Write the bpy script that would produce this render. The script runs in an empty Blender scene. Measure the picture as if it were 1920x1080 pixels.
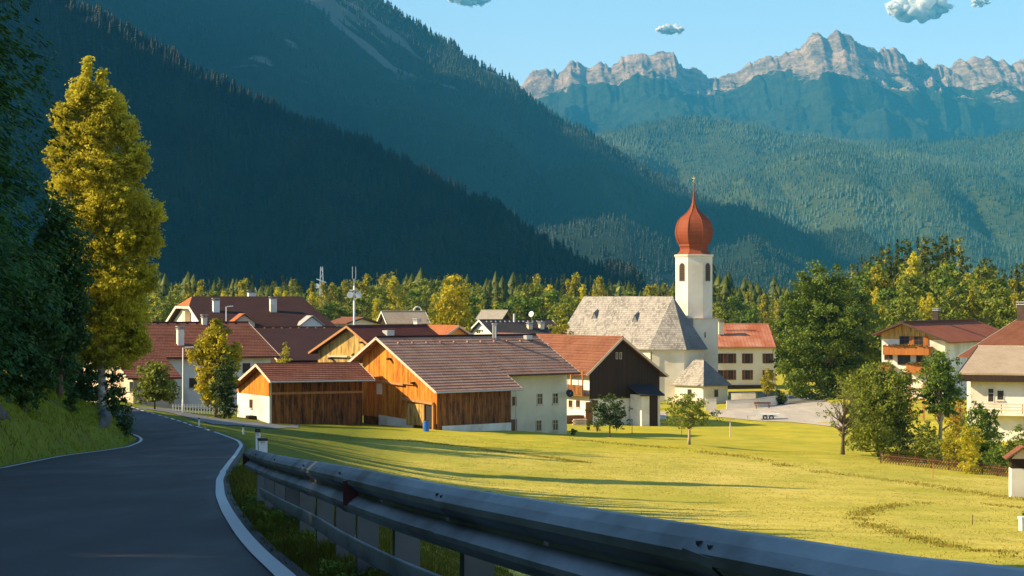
import bpy, math, random
import numpy as np
from mathutils import Vector, Matrix
C = bpy.context.scene.collection
R = math.radians
HAZE_C, HAZE_D, CLOUDS, EXPO, SKY = (.07,.50,.92), 4.1e-5, True, 1.15, .10
F = 4267.0            # focal length in pixels of a 1920 px wide frame (80 mm lens)
CZ = 13.2             # camera height above the village green
HZ = 560.0            # pixel row of the horizon
rng = np.random.default_rng(7)
random.seed(7)

def P(px, py, Y):
    """world point at distance Y that is seen at pixel px,py of the 1920x1080 photograph"""
    return Vector(((px-960)/F*Y, Y, CZ-(py-HZ)/F*Y))

# ---------------------------------------------------------------- objects
def link(o, parent=None):
    C.objects.link(o)
    if parent is not None:
        o.parent = parent
    return o

def tag(o, label=None, cat=None, group=None, kind=None):
    if label: o['label'] = label
    if cat: o['category'] = cat
    if group: o['group'] = group
    if kind: o['kind'] = kind
    return o

def empty(name, loc, rz=0.0):
    o = bpy.data.objects.new(name, None)
    o.empty_display_size = 0.3
    o.location = loc; o.rotation_euler = (0, 0, rz)
    return link(o)

def copy_tree(o, parent=None):
    c = o.copy(); C.objects.link(c); c.parent = parent
    for ch in list(o.children):
        copy_tree(ch, c)
    return c

def np_mesh(name, V, Fc, mat, parent=None, attr=None, smooth=False):
    """V (n,3), Fc (m,k) arrays with one k -> one mesh object"""
    V = np.asarray(V, dtype=np.float32); Fc = np.asarray(Fc, dtype=np.int32)
    m, k = Fc.shape
    me = bpy.data.meshes.new(name)
    me.vertices.add(len(V)); me.vertices.foreach_set('co', V.ravel())
    me.loops.add(m*k); me.loops.foreach_set('vertex_index', Fc.ravel())
    me.polygons.add(m)
    me.polygons.foreach_set('loop_start', np.arange(0, m*k, k, dtype=np.int32))
    me.polygons.foreach_set('loop_total', np.full(m, k, dtype=np.int32))
    if smooth:
        me.polygons.foreach_set('use_smooth', np.ones(m, dtype=bool))
    if attr is not None:
        a = me.attributes.new('tint', 'FLOAT', 'POINT')
        a.data.foreach_set('value', np.asarray(attr, dtype=np.float32))
    me.update(calc_edges=True)
    if mat: me.materials.append(mat)
    o = bpy.data.objects.new(name, me)
    return link(o, parent)

class MB:
    """collects faces of ONE part"""
    def __init__(s): s.v = []; s.f = []
    def poly(s, pts):
        i = len(s.v); s.v += [tuple(p) for p in pts]; s.f.append(tuple(range(i, i+len(pts)))); return s
    def box(s, x0, x1, y0, y1, z0, z1):
        if x0 > x1: x0, x1 = x1, x0
        if y0 > y1: y0, y1 = y1, y0
        if z0 > z1: z0, z1 = z1, z0
        i = len(s.v)
        s.v += [(x0,y0,z0),(x1,y0,z0),(x1,y1,z0),(x0,y1,z0),(x0,y0,z1),(x1,y0,z1),(x1,y1,z1),(x0,y1,z1)]
        for q in ((0,3,2,1),(4,5,6,7),(0,1,5,4),(1,2,6,5),(2,3,7,6),(3,0,4,7)):
            s.f.append(tuple(i+a for a in q))
        return s
    def slab(s, pts, t, n=None):
        """polygon pts (top face, counter-clockwise seen from outside) extruded inward by t"""
        p = [Vector(a) for a in pts]
        if n is None:
            n = Vector((0,0,0))
            for k in range(len(p)):
                n += p[k].cross(p[(k+1) % len(p)])
            n.normalize()
        else: n = Vector(n).normalized()
        q = [a - n*t for a in p]
        i = len(s.v); L = len(p)
        s.v += [tuple(a) for a in p+q]
        s.f.append(tuple(range(i, i+L)))
        s.f.append(tuple(range(i+2*L-1, i+L-1, -1)))
        for k in range(L):
            k2 = (k+1) % L
            s.f.append((i+k, i+L+k, i+L+k2, i+k2))
        return s
    def bar(s, a, b, w, h=None, up=(0,0,1)):
        a = Vector(a); b = Vector(b); h = h or w
        d = (b-a).normalized(); u = Vector(up)
        if abs(d.dot(u)) > .95: u = Vector((1,0,0))
        sx = d.cross(u).normalized()*w/2; sy = sx.cross(d).normalized()*h/2
        i = len(s.v)
        for c in (a, b):
            s.v += [tuple(c-sx-sy), tuple(c+sx-sy), tuple(c+sx+sy), tuple(c-sx+sy)]
        for q in ((0,3,2,1),(4,5,6,7),(0,1,5,4),(1,2,6,5),(2,3,7,6),(3,0,4,7)):
            s.f.append(tuple(i+a_ for a_ in q))
        return s
    def tube(s, pts, rad, n=8, cap=True):
        pts = [Vector(p) for p in pts]
        if not hasattr(rad, '__len__'): rad = [rad]*len(pts)
        i = len(s.v); prev = None
        for k, p in enumerate(pts):
            d = (pts[min(k+1, len(pts)-1)] - pts[max(k-1, 0)]).normalized()
            if prev is None:
                a = d.cross(Vector((0.13,1,0.2))).normalized()
            else:
                a = (prev - d*prev.dot(d)).normalized()
            prev = a; b = d.cross(a)
            for j in range(n):
                t = 2*math.pi*j/n
                s.v.append(tuple(p + (a*math.cos(t) + b*math.sin(t))*rad[k]))
        for k in range(len(pts)-1):
            for j in range(n):
                j2 = (j+1) % n
                s.f.append((i+k*n+j, i+k*n+j2, i+(k+1)*n+j2, i+(k+1)*n+j))
        if cap:
            s.f.append(tuple(i+j for j in range(n))[::-1])
            s.f.append(tuple(i+(len(pts)-1)*n+j for j in range(n)))
        return s
    def lathe(s, prof, n=16, c=(0,0,0), rot=0.0):
        i = len(s.v)
        for r, z in prof:
            for j in range(n):
                t = 2*math.pi*j/n + rot
                s.v.append((c[0]+r*math.cos(t), c[1]+r*math.sin(t), c[2]+z))
        for k in range(len(prof)-1):
            for j in range(n):
                j2 = (j+1) % n
                s.f.append((i+k*n+j, i+k*n+j2, i+(k+1)*n+j2, i+(k+1)*n+j))
        s.f.append(tuple(i+j for j in range(n))[::-1])
        s.f.append(tuple(i+(len(prof)-1)*n+j for j in range(n)))
        return s
    def build(s, name, mat, parent=None, smooth=False, loc=None):
        me = bpy.data.meshes.new(name)
        me.from_pydata(s.v, [], s.f)
        me.update()
        uv = me.uv_layers.new(name='UVMap')
        vs = [Vector(v) for v in s.v]
        for pl in me.polygons:
            n = pl.normal
            if abs(n.z) > .999:
                t = Vector((1,0,0))
            else:
                t = Vector((-n.y, n.x, 0)).normalized()
            b = n.cross(t)
            for li in pl.loop_indices:
                p = vs[me.loops[li].vertex_index]
                uv.data[li].uv = (p.dot(t), p.dot(b))
            pl.use_smooth = smooth
        me.materials.append(mat)
        o = bpy.data.objects.new(name, me)
        if loc is not None: o.location = loc
        return link(o, parent)

# ---------------------------------------------------------------- materials
class NT:
    def __init__(s, name):
        s.m = bpy.data.materials.new(name); s.m.use_nodes = True
        s.t = s.m.node_tree; s.t.nodes.clear()
        s.out = s.n('ShaderNodeOutputMaterial')
    def n(s, kind, **kw):
        nd = s.t.nodes.new(kind)
        for k, v in kw.items():
            if k.startswith('i_'):
                nd.inputs[k[2:].replace('_', ' ')].default_value = v
            else: setattr(nd, k, v)
        return nd
    def l(s, a, b): s.t.links.new(a, b)
    def math(s, op, a, b=None, c=None):
        nd = s.n('ShaderNodeMath', operation=op)
        for k, x in enumerate((a, b, c)):
            if x is None: continue
            if hasattr(x, 'is_linked'): s.l(x, nd.inputs[k])
            else: nd.inputs[k].default_value = x
        return nd.outputs[0]
    def mix(s, f, a, b, mode='MIX'):
        nd = s.n('ShaderNodeMix', data_type='RGBA', blend_type=mode)
        for x, k in ((f, 0), (a, 6), (b, 7)):
            if hasattr(x, 'is_linked'): s.l(x, nd.inputs[k])
            else: nd.inputs[k].default_value = x if k == 0 else (*x, 1)
        return nd.outputs[2]
    def ramp(s, f, a, b, lo=0.0, hi=1.0):
        nd = s.n('ShaderNodeMapRange'); nd.clamp = True
        s.l(f, nd.inputs[0]); nd.inputs[1].default_value = lo; nd.inputs[2].default_value = hi
        nd.inputs[3].default_value = a; nd.inputs[4].default_value = b
        return nd.outputs[0]
    def noise(s, vec, scale, detail=3, rough=.55, stretch=None):
        if stretch:
            mp = s.n('ShaderNodeMapping'); s.l(vec, mp.inputs[0]); mp.inputs['Scale'].default_value = stretch
            vec = mp.outputs[0]
        nd = s.n('ShaderNodeTexNoise'); s.l(vec, nd.inputs['Vector'])
        nd.inputs['Scale'].default_value = scale; nd.inputs['Detail'].default_value = detail
        nd.inputs['Roughness'].default_value = rough
        return nd.outputs[0]
    def obj(s): return s.n('ShaderNodeTexCoord').outputs['Object']
    def pos(s): return s.n('ShaderNodeNewGeometry').outputs['Position']
    def uv(s): return s.n('ShaderNodeTexCoord').outputs['UV']
    def fin(s, col, rough=.8, bump=None, bs=.3, bd=.05, metallic=0.0, spec=.3):
        p = s.n('ShaderNodeBsdfPrincipled')
        if hasattr(col, 'is_linked'): s.l(col, p.inputs['Base Color'])
        else: p.inputs['Base Color'].default_value = (*col, 1)
        if hasattr(rough, 'is_linked'): s.l(rough, p.inputs['Roughness'])
        else: p.inputs['Roughness'].default_value = rough
        p.inputs['Metallic'].default_value = metallic
        p.inputs['Specular IOR Level'].default_value = spec
        if bump is not None:
            b = s.n('ShaderNodeBump'); b.inputs['Strength'].default_value = bs; b.inputs['Distance'].default_value = bd
            s.l(bump, b.inputs['Height']); s.l(b.outputs[0], p.inputs['Normal'])
        s.l(p.outputs[0], s.out.inputs[0])
        return s.m

def m_noise(name, c1, c2, scale=2.0, rough=.8, bump=.2, bd=.02, metallic=0, spec=.3, stretch=None, c3=None, big=.15):
    s = NT(name); v = s.obj()
    a = s.noise(v, scale, 4, .6, stretch)
    col = s.mix(s.ramp(a, 0, 1, .3, .7), c1, c2)
    if c3 is not None:
        g = s.noise(v, scale*big, 3, .6, stretch)
        col = s.mix(s.ramp(g, 0, 1, .45, .65), col, c3)
    h = s.noise(v, scale*6, 4, .65, stretch)
    return s.fin(col, rough, h, bump, bd, metallic, spec)

def m_planks(name, c1, c2, c3, w=.2, horiz=False, stain=.0, stainc=(.03,.02,.015)):
    """boards along v, each its own tone, long streaks"""
    s = NT(name); sx = s.n('ShaderNodeSeparateXYZ'); s.l(s.uv(), sx.inputs[0])
    u, v = (sx.outputs[1], sx.outputs[0]) if horiz else (sx.outputs[0], sx.outputs[1])
    un = s.math('DIVIDE', u, w); fl = s.math('FLOOR', un); fr = s.math('FRACT', un)
    wn = s.n('ShaderNodeTexWhiteNoise', noise_dimensions='1D'); s.l(fl, wn.inputs['W'])
    cb = s.n('ShaderNodeCombineXYZ'); s.l(s.math('MULTIPLY', u, 9.0), cb.inputs[0]); s.l(s.math('MULTIPLY', v, .7), cb.inputs[1]); s.l(wn.outputs[0], cb.inputs[2])
    st = s.noise(cb.outputs[0], 1.3, 5, .65)
    col = s.mix(s.ramp(st, 0, 1, .42, .58), c1, c2)
    col = s.mix(s.math('MULTIPLY', wn.outputs[0], .75), col, c3)
    if stain:
        cb2 = s.n('ShaderNodeCombineXYZ'); s.l(s.math('MULTIPLY', u, 2.5), cb2.inputs[0]); s.l(s.math('MULTIPLY', v, .35), cb2.inputs[1])
        g = s.noise(cb2.outputs[0], 1.0, 4, .7)
        col = s.mix(s.ramp(g, 0, stain, .45, .62), col, stainc)
    gap = s.math('LESS_THAN', fr, .09)
    col = s.mix(s.math('MULTIPLY', gap, .75), col, (.015,.008,.004))
    h = s.math('SUBTRACT', s.math('MULTIPLY', st, .3), gap)
    return s.fin(col, .75, h, .6, .02, 0, .25)

def m_tiles(name, c1, c2, c3, w=.25, h=.34, rough=.75, joint=.35, moss=None, bump=.7):
    s = NT(name); sx = s.n('ShaderNodeSeparateXYZ'); s.l(s.uv(), sx.inputs[0])
    vn = s.math('DIVIDE', sx.outputs[1], h); row = s.math('FLOOR', vn); fv = s.math('FRACT', vn)
    un = s.math('ADD', s.math('DIVIDE', sx.outputs[0], w), s.math('MULTIPLY', row, .5))
    cu = s.math('FLOOR', un); fu = s.math('FRACT', un)
    cb = s.n('ShaderNodeCombineXYZ'); s.l(cu, cb.inputs[0]); s.l(row, cb.inputs[1])
    wn = s.n('ShaderNodeTexWhiteNoise', noise_dimensions='2D'); s.l(cb.outputs[0], wn.inputs['Vector'])
    big = s.noise(s.uv(), .35, 4, .6)
    col = s.mix(wn.outputs[0], c1, c2)
    col = s.mix(s.ramp(big, 0, .8, .4, .68), col, c3)
    if moss is not None:
        g = s.noise(s.uv(), 1.1, 5, .7)
        col = s.mix(s.ramp(g, 0, .7, .55, .7), col, moss)
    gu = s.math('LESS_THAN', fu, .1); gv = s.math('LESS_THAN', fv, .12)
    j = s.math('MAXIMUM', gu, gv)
    col = s.mix(s.math('MULTIPLY', j, joint), col, (.02,.012,.01))  # dark joints; the line under each course also paints in its shade
    hh = s.math('SUBTRACT', s.math('SUBTRACT', 1.0, fv), s.math('MULTIPLY', gu, .5))
    return s.fin(col, rough+.1, hh, bump, .05, 0, .12)

def m_leaf(name, c1, c2, c3=None, trans=.3, nscale=.6, rough=.6, haze=0.0):
    s = NT(name)
    at = s.n('ShaderNodeAttribute', attribute_name='tint')
    col = s.mix(at.outputs['Fac'], c1, c2)
    if c3 is not None:
        g = s.noise(s.pos(), nscale, 3, .6)
        col = s.mix(s.ramp(g, 0, .8, .42, .62), col, c3)
    d = s.n('ShaderNodeBsdfPrincipled'); s.l(col, d.inputs['Base Color']); d.inputs['Roughness'].default_value = rough
    d.inputs['Specular IOR Level'].default_value = .25
    t = s.n('ShaderNodeBsdfTranslucent'); s.l(col, t.inputs[0])
    mx = s.n('ShaderNodeMixShader'); mx.inputs[0].default_value = trans
    s.l(d.outputs[0], mx.inputs[1]); s.l(t.outputs[0], mx.inputs[2]); s.l(mx.outputs[0], s.out.inputs[0])
    return s.m

M = {}
M['plaster_white'] = m_noise('plaster_white', (.74,.70,.62), (.82,.78,.70), .8, .9, .15, .01, c3=(.60,.54,.45), big=.4)
M['plaster_cream'] = m_noise('plaster_cream', (.66,.60,.44), (.72,.66,.50), .7, .9, .12, .01, c3=(.58,.52,.38), big=.4)
M['plaster_church'] = m_noise('plaster_church', (.78,.71,.58), (.84,.78,.66), .5, .9, .12, .01, c3=(.68,.60,.47), big=.5)
M['plaster_pink'] = m_noise('plaster_pink', (.62,.46,.33), (.72,.57,.42), .5, .9, .15, .01, c3=(.45,.32,.22), big=.6)
M['plaster_orange'] = m_noise('plaster_orange', (.72,.38,.08), (.76,.42,.1), .5, .9, .1, .01)
M['concrete'] = m_noise('concrete', (.30,.29,.28), (.40,.39,.37), 1.5, .9, .3, .02, c3=(.22,.21,.2))
M['wood_orange'] = m_planks('wood_orange', (.70,.235,.018), (.46,.125,.012), (.76,.36,.04), .26, stain=.55, stainc=(.16,.035,.006))
M['wood_old'] = m_planks('wood_old', (.27,.095,.024), (.10,.036,.013), (.38,.145,.032), .28, stain=.95, stainc=(.035,.02,.013))
M['wood_yellow'] = m_planks('wood_yellow', (.62,.40,.10), (.42,.24,.06), (.70,.48,.15), .26, stain=.75, stainc=(.13,.075,.04))
M['wood_dark'] = m_planks('wood_dark', (.035,.018,.012), (.022,.012,.009), (.05,.026,.015), .2)
M['wood_brown'] = m_planks('wood_brown', (.26,.11,.04), (.17,.07,.025), (.33,.15,.055), .16)
M['wood_balcony'] = m_planks('wood_balcony', (.42,.14,.03), (.30,.09,.02), (.50,.19,.04), .14)
M['beam'] = m_noise('beam', (.50,.26,.10), (.38,.17,.06), 3, .7, .3, .01, stretch=(1,1,.2))
M['trim_light'] = m_noise('trim_light', (.58,.45,.34), (.66,.54,.43), 2, .6, .1, .005)
M['trim_dark'] = m_noise('trim_dark', (.05,.03,.02), (.08,.05,.035), 2, .7, .1, .005)
M['soffit'] = m_planks('soffit', (.07,.035,.02), (.04,.022,.014), (.09,.045,.025), .2)
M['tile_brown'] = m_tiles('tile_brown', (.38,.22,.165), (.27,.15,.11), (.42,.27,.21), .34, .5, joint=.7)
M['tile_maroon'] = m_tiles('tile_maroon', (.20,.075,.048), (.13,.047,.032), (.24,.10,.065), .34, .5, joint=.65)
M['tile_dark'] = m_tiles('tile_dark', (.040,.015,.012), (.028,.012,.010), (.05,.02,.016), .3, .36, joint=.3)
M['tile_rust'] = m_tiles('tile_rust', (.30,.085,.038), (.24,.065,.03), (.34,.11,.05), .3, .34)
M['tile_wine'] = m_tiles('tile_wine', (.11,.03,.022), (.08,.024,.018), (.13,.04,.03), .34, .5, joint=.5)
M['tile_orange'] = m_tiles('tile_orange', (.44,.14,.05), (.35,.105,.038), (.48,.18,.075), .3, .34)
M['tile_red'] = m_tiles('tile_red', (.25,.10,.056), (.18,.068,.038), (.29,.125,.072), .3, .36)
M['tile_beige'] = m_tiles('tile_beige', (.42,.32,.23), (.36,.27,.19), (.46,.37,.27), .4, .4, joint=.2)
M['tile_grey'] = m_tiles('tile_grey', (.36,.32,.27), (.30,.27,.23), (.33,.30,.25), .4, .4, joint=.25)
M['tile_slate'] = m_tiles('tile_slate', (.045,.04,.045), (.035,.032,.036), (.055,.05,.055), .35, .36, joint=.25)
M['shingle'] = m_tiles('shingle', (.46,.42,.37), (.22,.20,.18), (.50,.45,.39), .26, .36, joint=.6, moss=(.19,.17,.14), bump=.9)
M['shingle_shaded'] = m_tiles('shingle_shaded', (.22,.22,.22), (.14,.145,.15), (.26,.26,.26), .17, .24, joint=.5)  # darker copy of shingle: shade painted on roof faces turned from the sun
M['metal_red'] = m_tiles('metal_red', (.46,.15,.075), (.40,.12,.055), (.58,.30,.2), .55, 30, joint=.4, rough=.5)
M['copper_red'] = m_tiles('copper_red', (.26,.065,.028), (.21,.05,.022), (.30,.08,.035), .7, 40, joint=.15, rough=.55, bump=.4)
M['gold'] = NT('gold').fin((.8,.55,.15), .3, metallic=.9)
M['glass'] = NT('glass_dark').fin((.03,.035,.04), .08, spec=.6)
M['glass_dim'] = m_noise('glass_dim', (.03,.03,.03), (.06,.05,.045), 3, .25, 0)
M['frame_white'] = m_noise('frame_white', (.68,.66,.6), (.74,.72,.66), 3, .5, .05)
M['frame_brown'] = m_noise('frame_brown', (.13,.06,.03), (.17,.08,.04), 3, .6, .1)
M['shutter_brown'] = m_planks('shutter_brown', (.16,.06,.03), (.11,.04,.02), (.2,.08,.04), .12, horiz=True)
M['steel'] = m_noise('steel', (.36,.38,.40), (.46,.48,.50), 3, .55, .15, .004, metallic=.3, spec=.5)
M['rail'] = m_noise('rail_steel', (.26,.29,.32), (.40,.43,.46), 2.2, .52, .3, .004, metallic=.7, spec=.5, stretch=(1,1,4), c3=(.16,.165,.17), big=.5)
M['post_steel'] = m_noise('post_steel', (.11,.125,.14), (.17,.19,.205), 2.2, .7, .2, .003, metallic=.2, spec=.3, c3=(.08,.085,.09), big=.5)
M['black'] = m_noise('black_plastic', (.02,.02,.02), (.03,.03,.03), 5, .5, .05)
M['red_reflector'] = m_noise('red_reflector', (.07,.012,.012), (.11,.02,.016), 9, .35, .1)
M['white_paint'] = m_noise('white_paint', (.66,.68,.68), (.78,.80,.80), 3, .6, .05)
M['blue_plastic'] = m_noise('blue_plastic', (.02,.13,.55), (.03,.17,.62), 3, .4, .05)
M['bark'] = m_noise('bark', (.10,.07,.045), (.16,.115,.08), 3, .9, .8, .03, stretch=(1,1,.3))
M['bark_light'] = m_noise('bark_light', (.38,.31,.22), (.5,.42,.32), 2, .85, .6, .02, stretch=(1,1,.3), c3=(.16,.12,.08), big=.6)
M['bark_birch'] = m_noise('bark_birch', (.55,.50,.42), (.65,.60,.52), 2, .8, .4, .02, c3=(.1,.08,.07), big=.8)
M['clay'] = m_noise('clay', (.36,.16,.09), (.42,.2,.12), 4, .8, .1)
# ================================================================ terrain
ROAD_C, ROAD_S = 1.08, .058
def Yrow(py):                 # distance along the road at which a road pixel row lies
    return ROAD_C/((py-HZ)/F-ROAD_S)
# right edge and left edge of the carriageway: (x, y, depth below the camera)
RE = [(2.6,-30,.1),(1.7,-12,.6),(.75,0,1.08),(-.35,9,1.60)]
for px, py in ((560,1080),(508,1040),(470,1000),(440,960),(424,930),(420,900),(428,880),(434,870)):
    Y = Yrow(py); RE.append(((px-960)/F*Y, Y, ROAD_C+ROAD_S*Y))
for px, py, Y in ((447,852,92),(457,835,108),(450,826,118),(428,818,127),(400,808,138),(375,800,147),(325,785,168),(270,770,192),(250,763,205),(205,757,228),(120,752,262)):
    RE.append(((px-960)/F*Y, Y, (py-HZ)/F*Y))
LE = [(-5.6,-30,.1),(-5.9,-12,.6),(-6.3,0,1.08),(-7.0,9,1.60),(-8.0,18,2.12),(-9.6,30,2.8),(-13.0,50,3.98)]
for px, py, Y in ((0,877,71),(110,855,90),(190,845,100),(235,838,108),(258,829,117),(262,823,122.5),(255,818,127),(238,812,132)):
    LE.append(((px-960)/F*Y, Y, (py-HZ)/F*Y))
LE += [(-25.2,142,8.15),(-30.5,160,8.7),(-39.,188,9.4),(-44.5,207,9.9),(-52.,230,10.6),(-66.,262,11.6)]
RE = np.array(RE); LE = np.array(LE)
ctrl = [tuple(a) for a in RE] + [tuple(a) for a in LE]
def cp(px, py, Y): ctrl.append(((px-960)/F*Y, Y, (py-HZ)/F*Y))
# guard rail: (pixel x, pixel y of the top edge, distance)
RAIL = [(470,841,33),(500,849,28.3),(533,856,24.5),(600,867,19.4),(666,878,15.4),(760,896,12.7),(874,917,10.9),(1000,937,9.3),(1150,961,8.0),(1300,984,7.0),(1500,1014,6.0),(1700,1044,5.2),(1920,1069,4.6)]
RAILP = [P(*a) for a in RAIL]
RAILP += [Vector((1.33,3.2,CZ-.47)), Vector((1.75,1.2,CZ-.40)), Vector((2.2,-1.2,CZ-.3)), Vector((2.8,-4.5,CZ-.15))]
for q in RAILP: ctrl.append((q.x+.1, q.y, CZ-q.z+.54))
# slope that falls away behind the rail, then the meadow
for X, Y, D in ((5,-10,2.2),(6,0,3.4),(3,5,2.9),(1.6,9,2.55),(.6,14,2.75),(-.7,20,2.95),(-2.4,30,3.45),(-4.4,42,4.1),(-5.6,53,4.6),
                (5,12,4.6),(3,20,4.8),(1.5,28,4.9),(-1,38,5.0),(-3,52,5.6),(-5.5,70,6.2),(-8.2,92,6.9),
                (12,20,7.2),(8,35,7.4),(5,50,7.6),(0,62,7.5),(-4,80,7.6),(-8,105,8.3),(-11,125,8.9),(-14,145,9.5),(-14,170,10.6),
                (20,40,8.6),(14,60,8.9),(8,75,9.4),(2,92,9.9),(-4,112,10.1),(-8,135,10.4),(-9,160,11.3),
                (22,70,9.6),(20,90,10.2),(10,105,10.8),(3,130,11.5),(-3,150,11.8),(24,110,11.4),(18,130,12.1),(8,160,12.4),(-2,185,12.2),
                (30,150,13.0),(20,175,13.3),(36,180,14.1),(40,210,14.8),(50,240,15.3),(60,150,13.3),(60,80,10.4),(90,220,15),(45,60,9.5),(60,20,9),
                (30,0,7.5),(14,0,5.6),(14,-25,4.5),(60,-30,8)): ctrl.append((X, Y, D))
for a in ((820,807,220),(700,797,222),(505,795,219),(600,796,221),(445,782,226),(1063,815,233.5),(958,809,226),(1140,821,224),(1292,834,208),(1200,835,205),
          (1440,846,209),(1385,800,262),(1240,790,272),(1100,786,272),(1080,795,262),(1560,795,262),(1580,852,198),(1650,868,196),(1760,878,190),(1900,893,184),
          (1320,762,318),(1260,757,322),(1450,762,300),(1480,747,335),(1560,735,350),(1700,735,320),(1850,800,245),(1920,850,215),(1470,728,365),(1350,728,365),
          (560,800,208),(480,798,190),(400,783,205),(340,772,225),(300,764,240),(240,752,246),(345,770,246),(450,775,240),(560,820,178),(640,815,190)): cp(*a)
# bank to the left of the road, with the wooded hill above it
for X, Y, D in ((-8,4,.9),(-9.5,4,-.6),(-9.5,18,.8),(-11,30,1.2),(-14.6,50,2.4),(-16.8,71,3.7),(-19.0,90,4.8),(-19.6,100,5.2),(-20.2,108,5.5),(-20.9,115,5.7),(-21.9,122,6.0),(-24,130,6.5),
                (-12,0,-2),(-13,18,-.7),(-14,32,0.3),(-17,50,1.0),(-19.5,71,2.1),(-21.7,90,2.9),(-23,105,3.9),(-25,118,4.6),(-28,130,5.2),(-33,148,6.6),(-40,165,7.2),(-50,185,8),
                (-18,0,-4),(-20,30,-1.8),(-24,60,-.8),(-28,90,.8),(-32,120,2.6),(-42,150,4.5),(-60,180,6),
                (-40,0,-11),(-40,60,-8),(-45,100,-3),(-60,130,0),(-80,0,-22),(-80,80,-17),(-90,170,0),(-110,240,5),(-30,-30,-8),(-200,40,-24),(-200,180,0),(-330,180,0),(-330,0,-20),(-180,300,9),(-300,320,12),(-70,-40,-20),
                (-44,245,11.2),(-62,290,12.0),(-90,330,12),(-30,300,12.8),(-60,400,13.4),(0,330,14.2),(30,340,14.8),(20,420,14.6),(90,330,15.4),(120,260,15.6),(120,160,14),
                (60,420,14.5),(110,430,13.8),(0,520,14.8),(-120,480,14.5),(160,520,14.5),(-150,330,9),(200,300,16),(-60,560,14.8),(80,560,14.8)): ctrl.append((X, Y, D))
ctrl = np.array(ctrl, dtype=float)
SY = .6
cx = np.stack([ctrl[:,0], ctrl[:,1]*SY], 1)
A_ = np.sqrt(((cx[:,None]-cx[None])**2).sum(-1) + .3**2)
n_ = len(cx)
Kmat = np.zeros((n_+1, n_+1)); Kmat[:n_,:n_] = A_ - np.eye(n_)*.02; Kmat[:n_,n_] = 1; Kmat[n_,:n_] = 1
W_ = np.linalg.solve(Kmat, np.concatenate([CZ-ctrl[:,2], [0]]))

def hash2(ix, iy, seed):
    h = (ix*374761393 + iy*668265263 + seed*1442695041) & 0x7fffffff
    h = ((h ^ (h >> 13))*1274126177) & 0x7fffffff
    return ((h ^ (h >> 16)) & 0xffff)/65535.0
def vnoise(x, y, seed=0):
    x = np.asarray(x, float); y = np.asarray(y, float)
    ix = np.floor(x).astype(np.int64); iy = np.floor(y).astype(np.int64)
    fx = x-ix; fy = y-iy; fx = fx*fx*(3-2*fx); fy = fy*fy*(3-2*fy)
    a = hash2(ix,iy,seed); b = hash2(ix+1,iy,seed); c = hash2(ix,iy+1,seed); d = hash2(ix+1,iy+1,seed)
    return (a*(1-fx)+b*fx)*(1-fy) + (c*(1-fx)+d*fx)*fy
def fbm(x, y, oct=4, seed=0, ridged=False):
    t = 0; amp = 1; tot = 0
    for o in range(oct):
        v = vnoise(np.asarray(x)*2**o, np.asarray(y)*2**o, seed+o*17)
        if ridged: v = 1-np.abs(2*v-1)
        t = t+v*amp; tot += amp; amp *= .5
    return t/tot

def H0(x, y):
    x = np.asarray(x, float); y = np.asarray(y, float); sh = x.shape
    xf = x.ravel(); yf = y.ravel()*SY; out = np.empty(xf.size)
    for i in range(0, xf.size, 20000):
        d = np.sqrt((xf[i:i+20000,None]-cx[None,:,0])**2 + (yf[i:i+20000,None]-cx[None,:,1])**2 + .09)
        out[i:i+20000] = d@W_[:n_] + W_[n_]
    out = out.reshape(sh)
    r = np.hypot(x-0, (y-250)*.8)
    k = np.clip((r-260)/260, 0, 1); k = k*k*(3-2*k)
    return out*(1-k) + (CZ-15.5)*k
def road_at(x, y):
    """(distance outside the carriageway, height of the carriageway)"""
    xl = np.interp(y, LE[:,1], LE[:,0]); xr = np.interp(y, RE[:,1], RE[:,0])
    dl = np.interp(y, LE[:,1], LE[:,2]); dr = np.interp(y, RE[:,1], RE[:,2])
    t = np.clip((x-xl)/(xr-xl), 0, 1)
    return np.maximum(xl-x, x-xr), CZ-(dl*(1-t)+dr*t)
def H(x, y):
    """height of the ground sheet"""
    z = H0(x, y)
    z = z + (fbm(np.asarray(x)*.25, np.asarray(y)*.25, 4, 5)-.5)*.22*np.clip((np.asarray(y)-30)/60, .15, 1)
    d, zr = road_at(x, y)
    k = np.clip((d-.25)/.9, 0, 1); k = k*k*(3-2*k)
    inr = (np.asarray(y) > -30) & (np.asarray(y) < 262)
    edge = zr - .16*(1-np.clip((d-.1)/.3, 0, 1))
    return np.where(inr, edge*(1-k)+z*k, z)
def Hs(x, y): return float(H(np.array([x]), np.array([y]))[0])

def axis(segs):
    out = []
    for a, b, st in segs:
        out += list(np.arange(a, b, st))
    return np.array(out + [segs[-1][1]])
gx = axis([(-12000,-2000,2000),(-2000,-400,200),(-400,-80,20),(-80,-36,3),(-36,-20,.8),(-20,4,.3),(4,30,1),(30,90,3),(90,400,20),(400,2000,200),(2000,12000,2000)])
gy = axis([(-400,-60,34),(-60,-6,3),(-6,60,.4),(60,150,.8),(150,290,2),(290,400,6),(400,800,40),(800,2000,200),(2000,18000,2000)])
GX, GY = np.meshgrid(gx, gy)
GZ = H(GX, GY)
def Hg(x, y):
    """height of the ground mesh itself"""
    x = np.clip(x, gx[0], gx[-1]-.01); y = np.clip(y, gy[0], gy[-1]-.01)
    i = np.searchsorted(gx, x, side='right')-1; j = np.searchsorted(gy, y, side='right')-1
    tx = (x-gx[i])/(gx[i+1]-gx[i]); ty = (y-gy[j])/(gy[j+1]-gy[j])
    return (GZ[j,i]*(1-tx)+GZ[j,i+1]*tx)*(1-ty) + (GZ[j+1,i]*(1-tx)+GZ[j+1,i+1]*tx)*ty
def gz(x, y): return float(Hg(np.array([x]), np.array([y]))[0])
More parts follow.
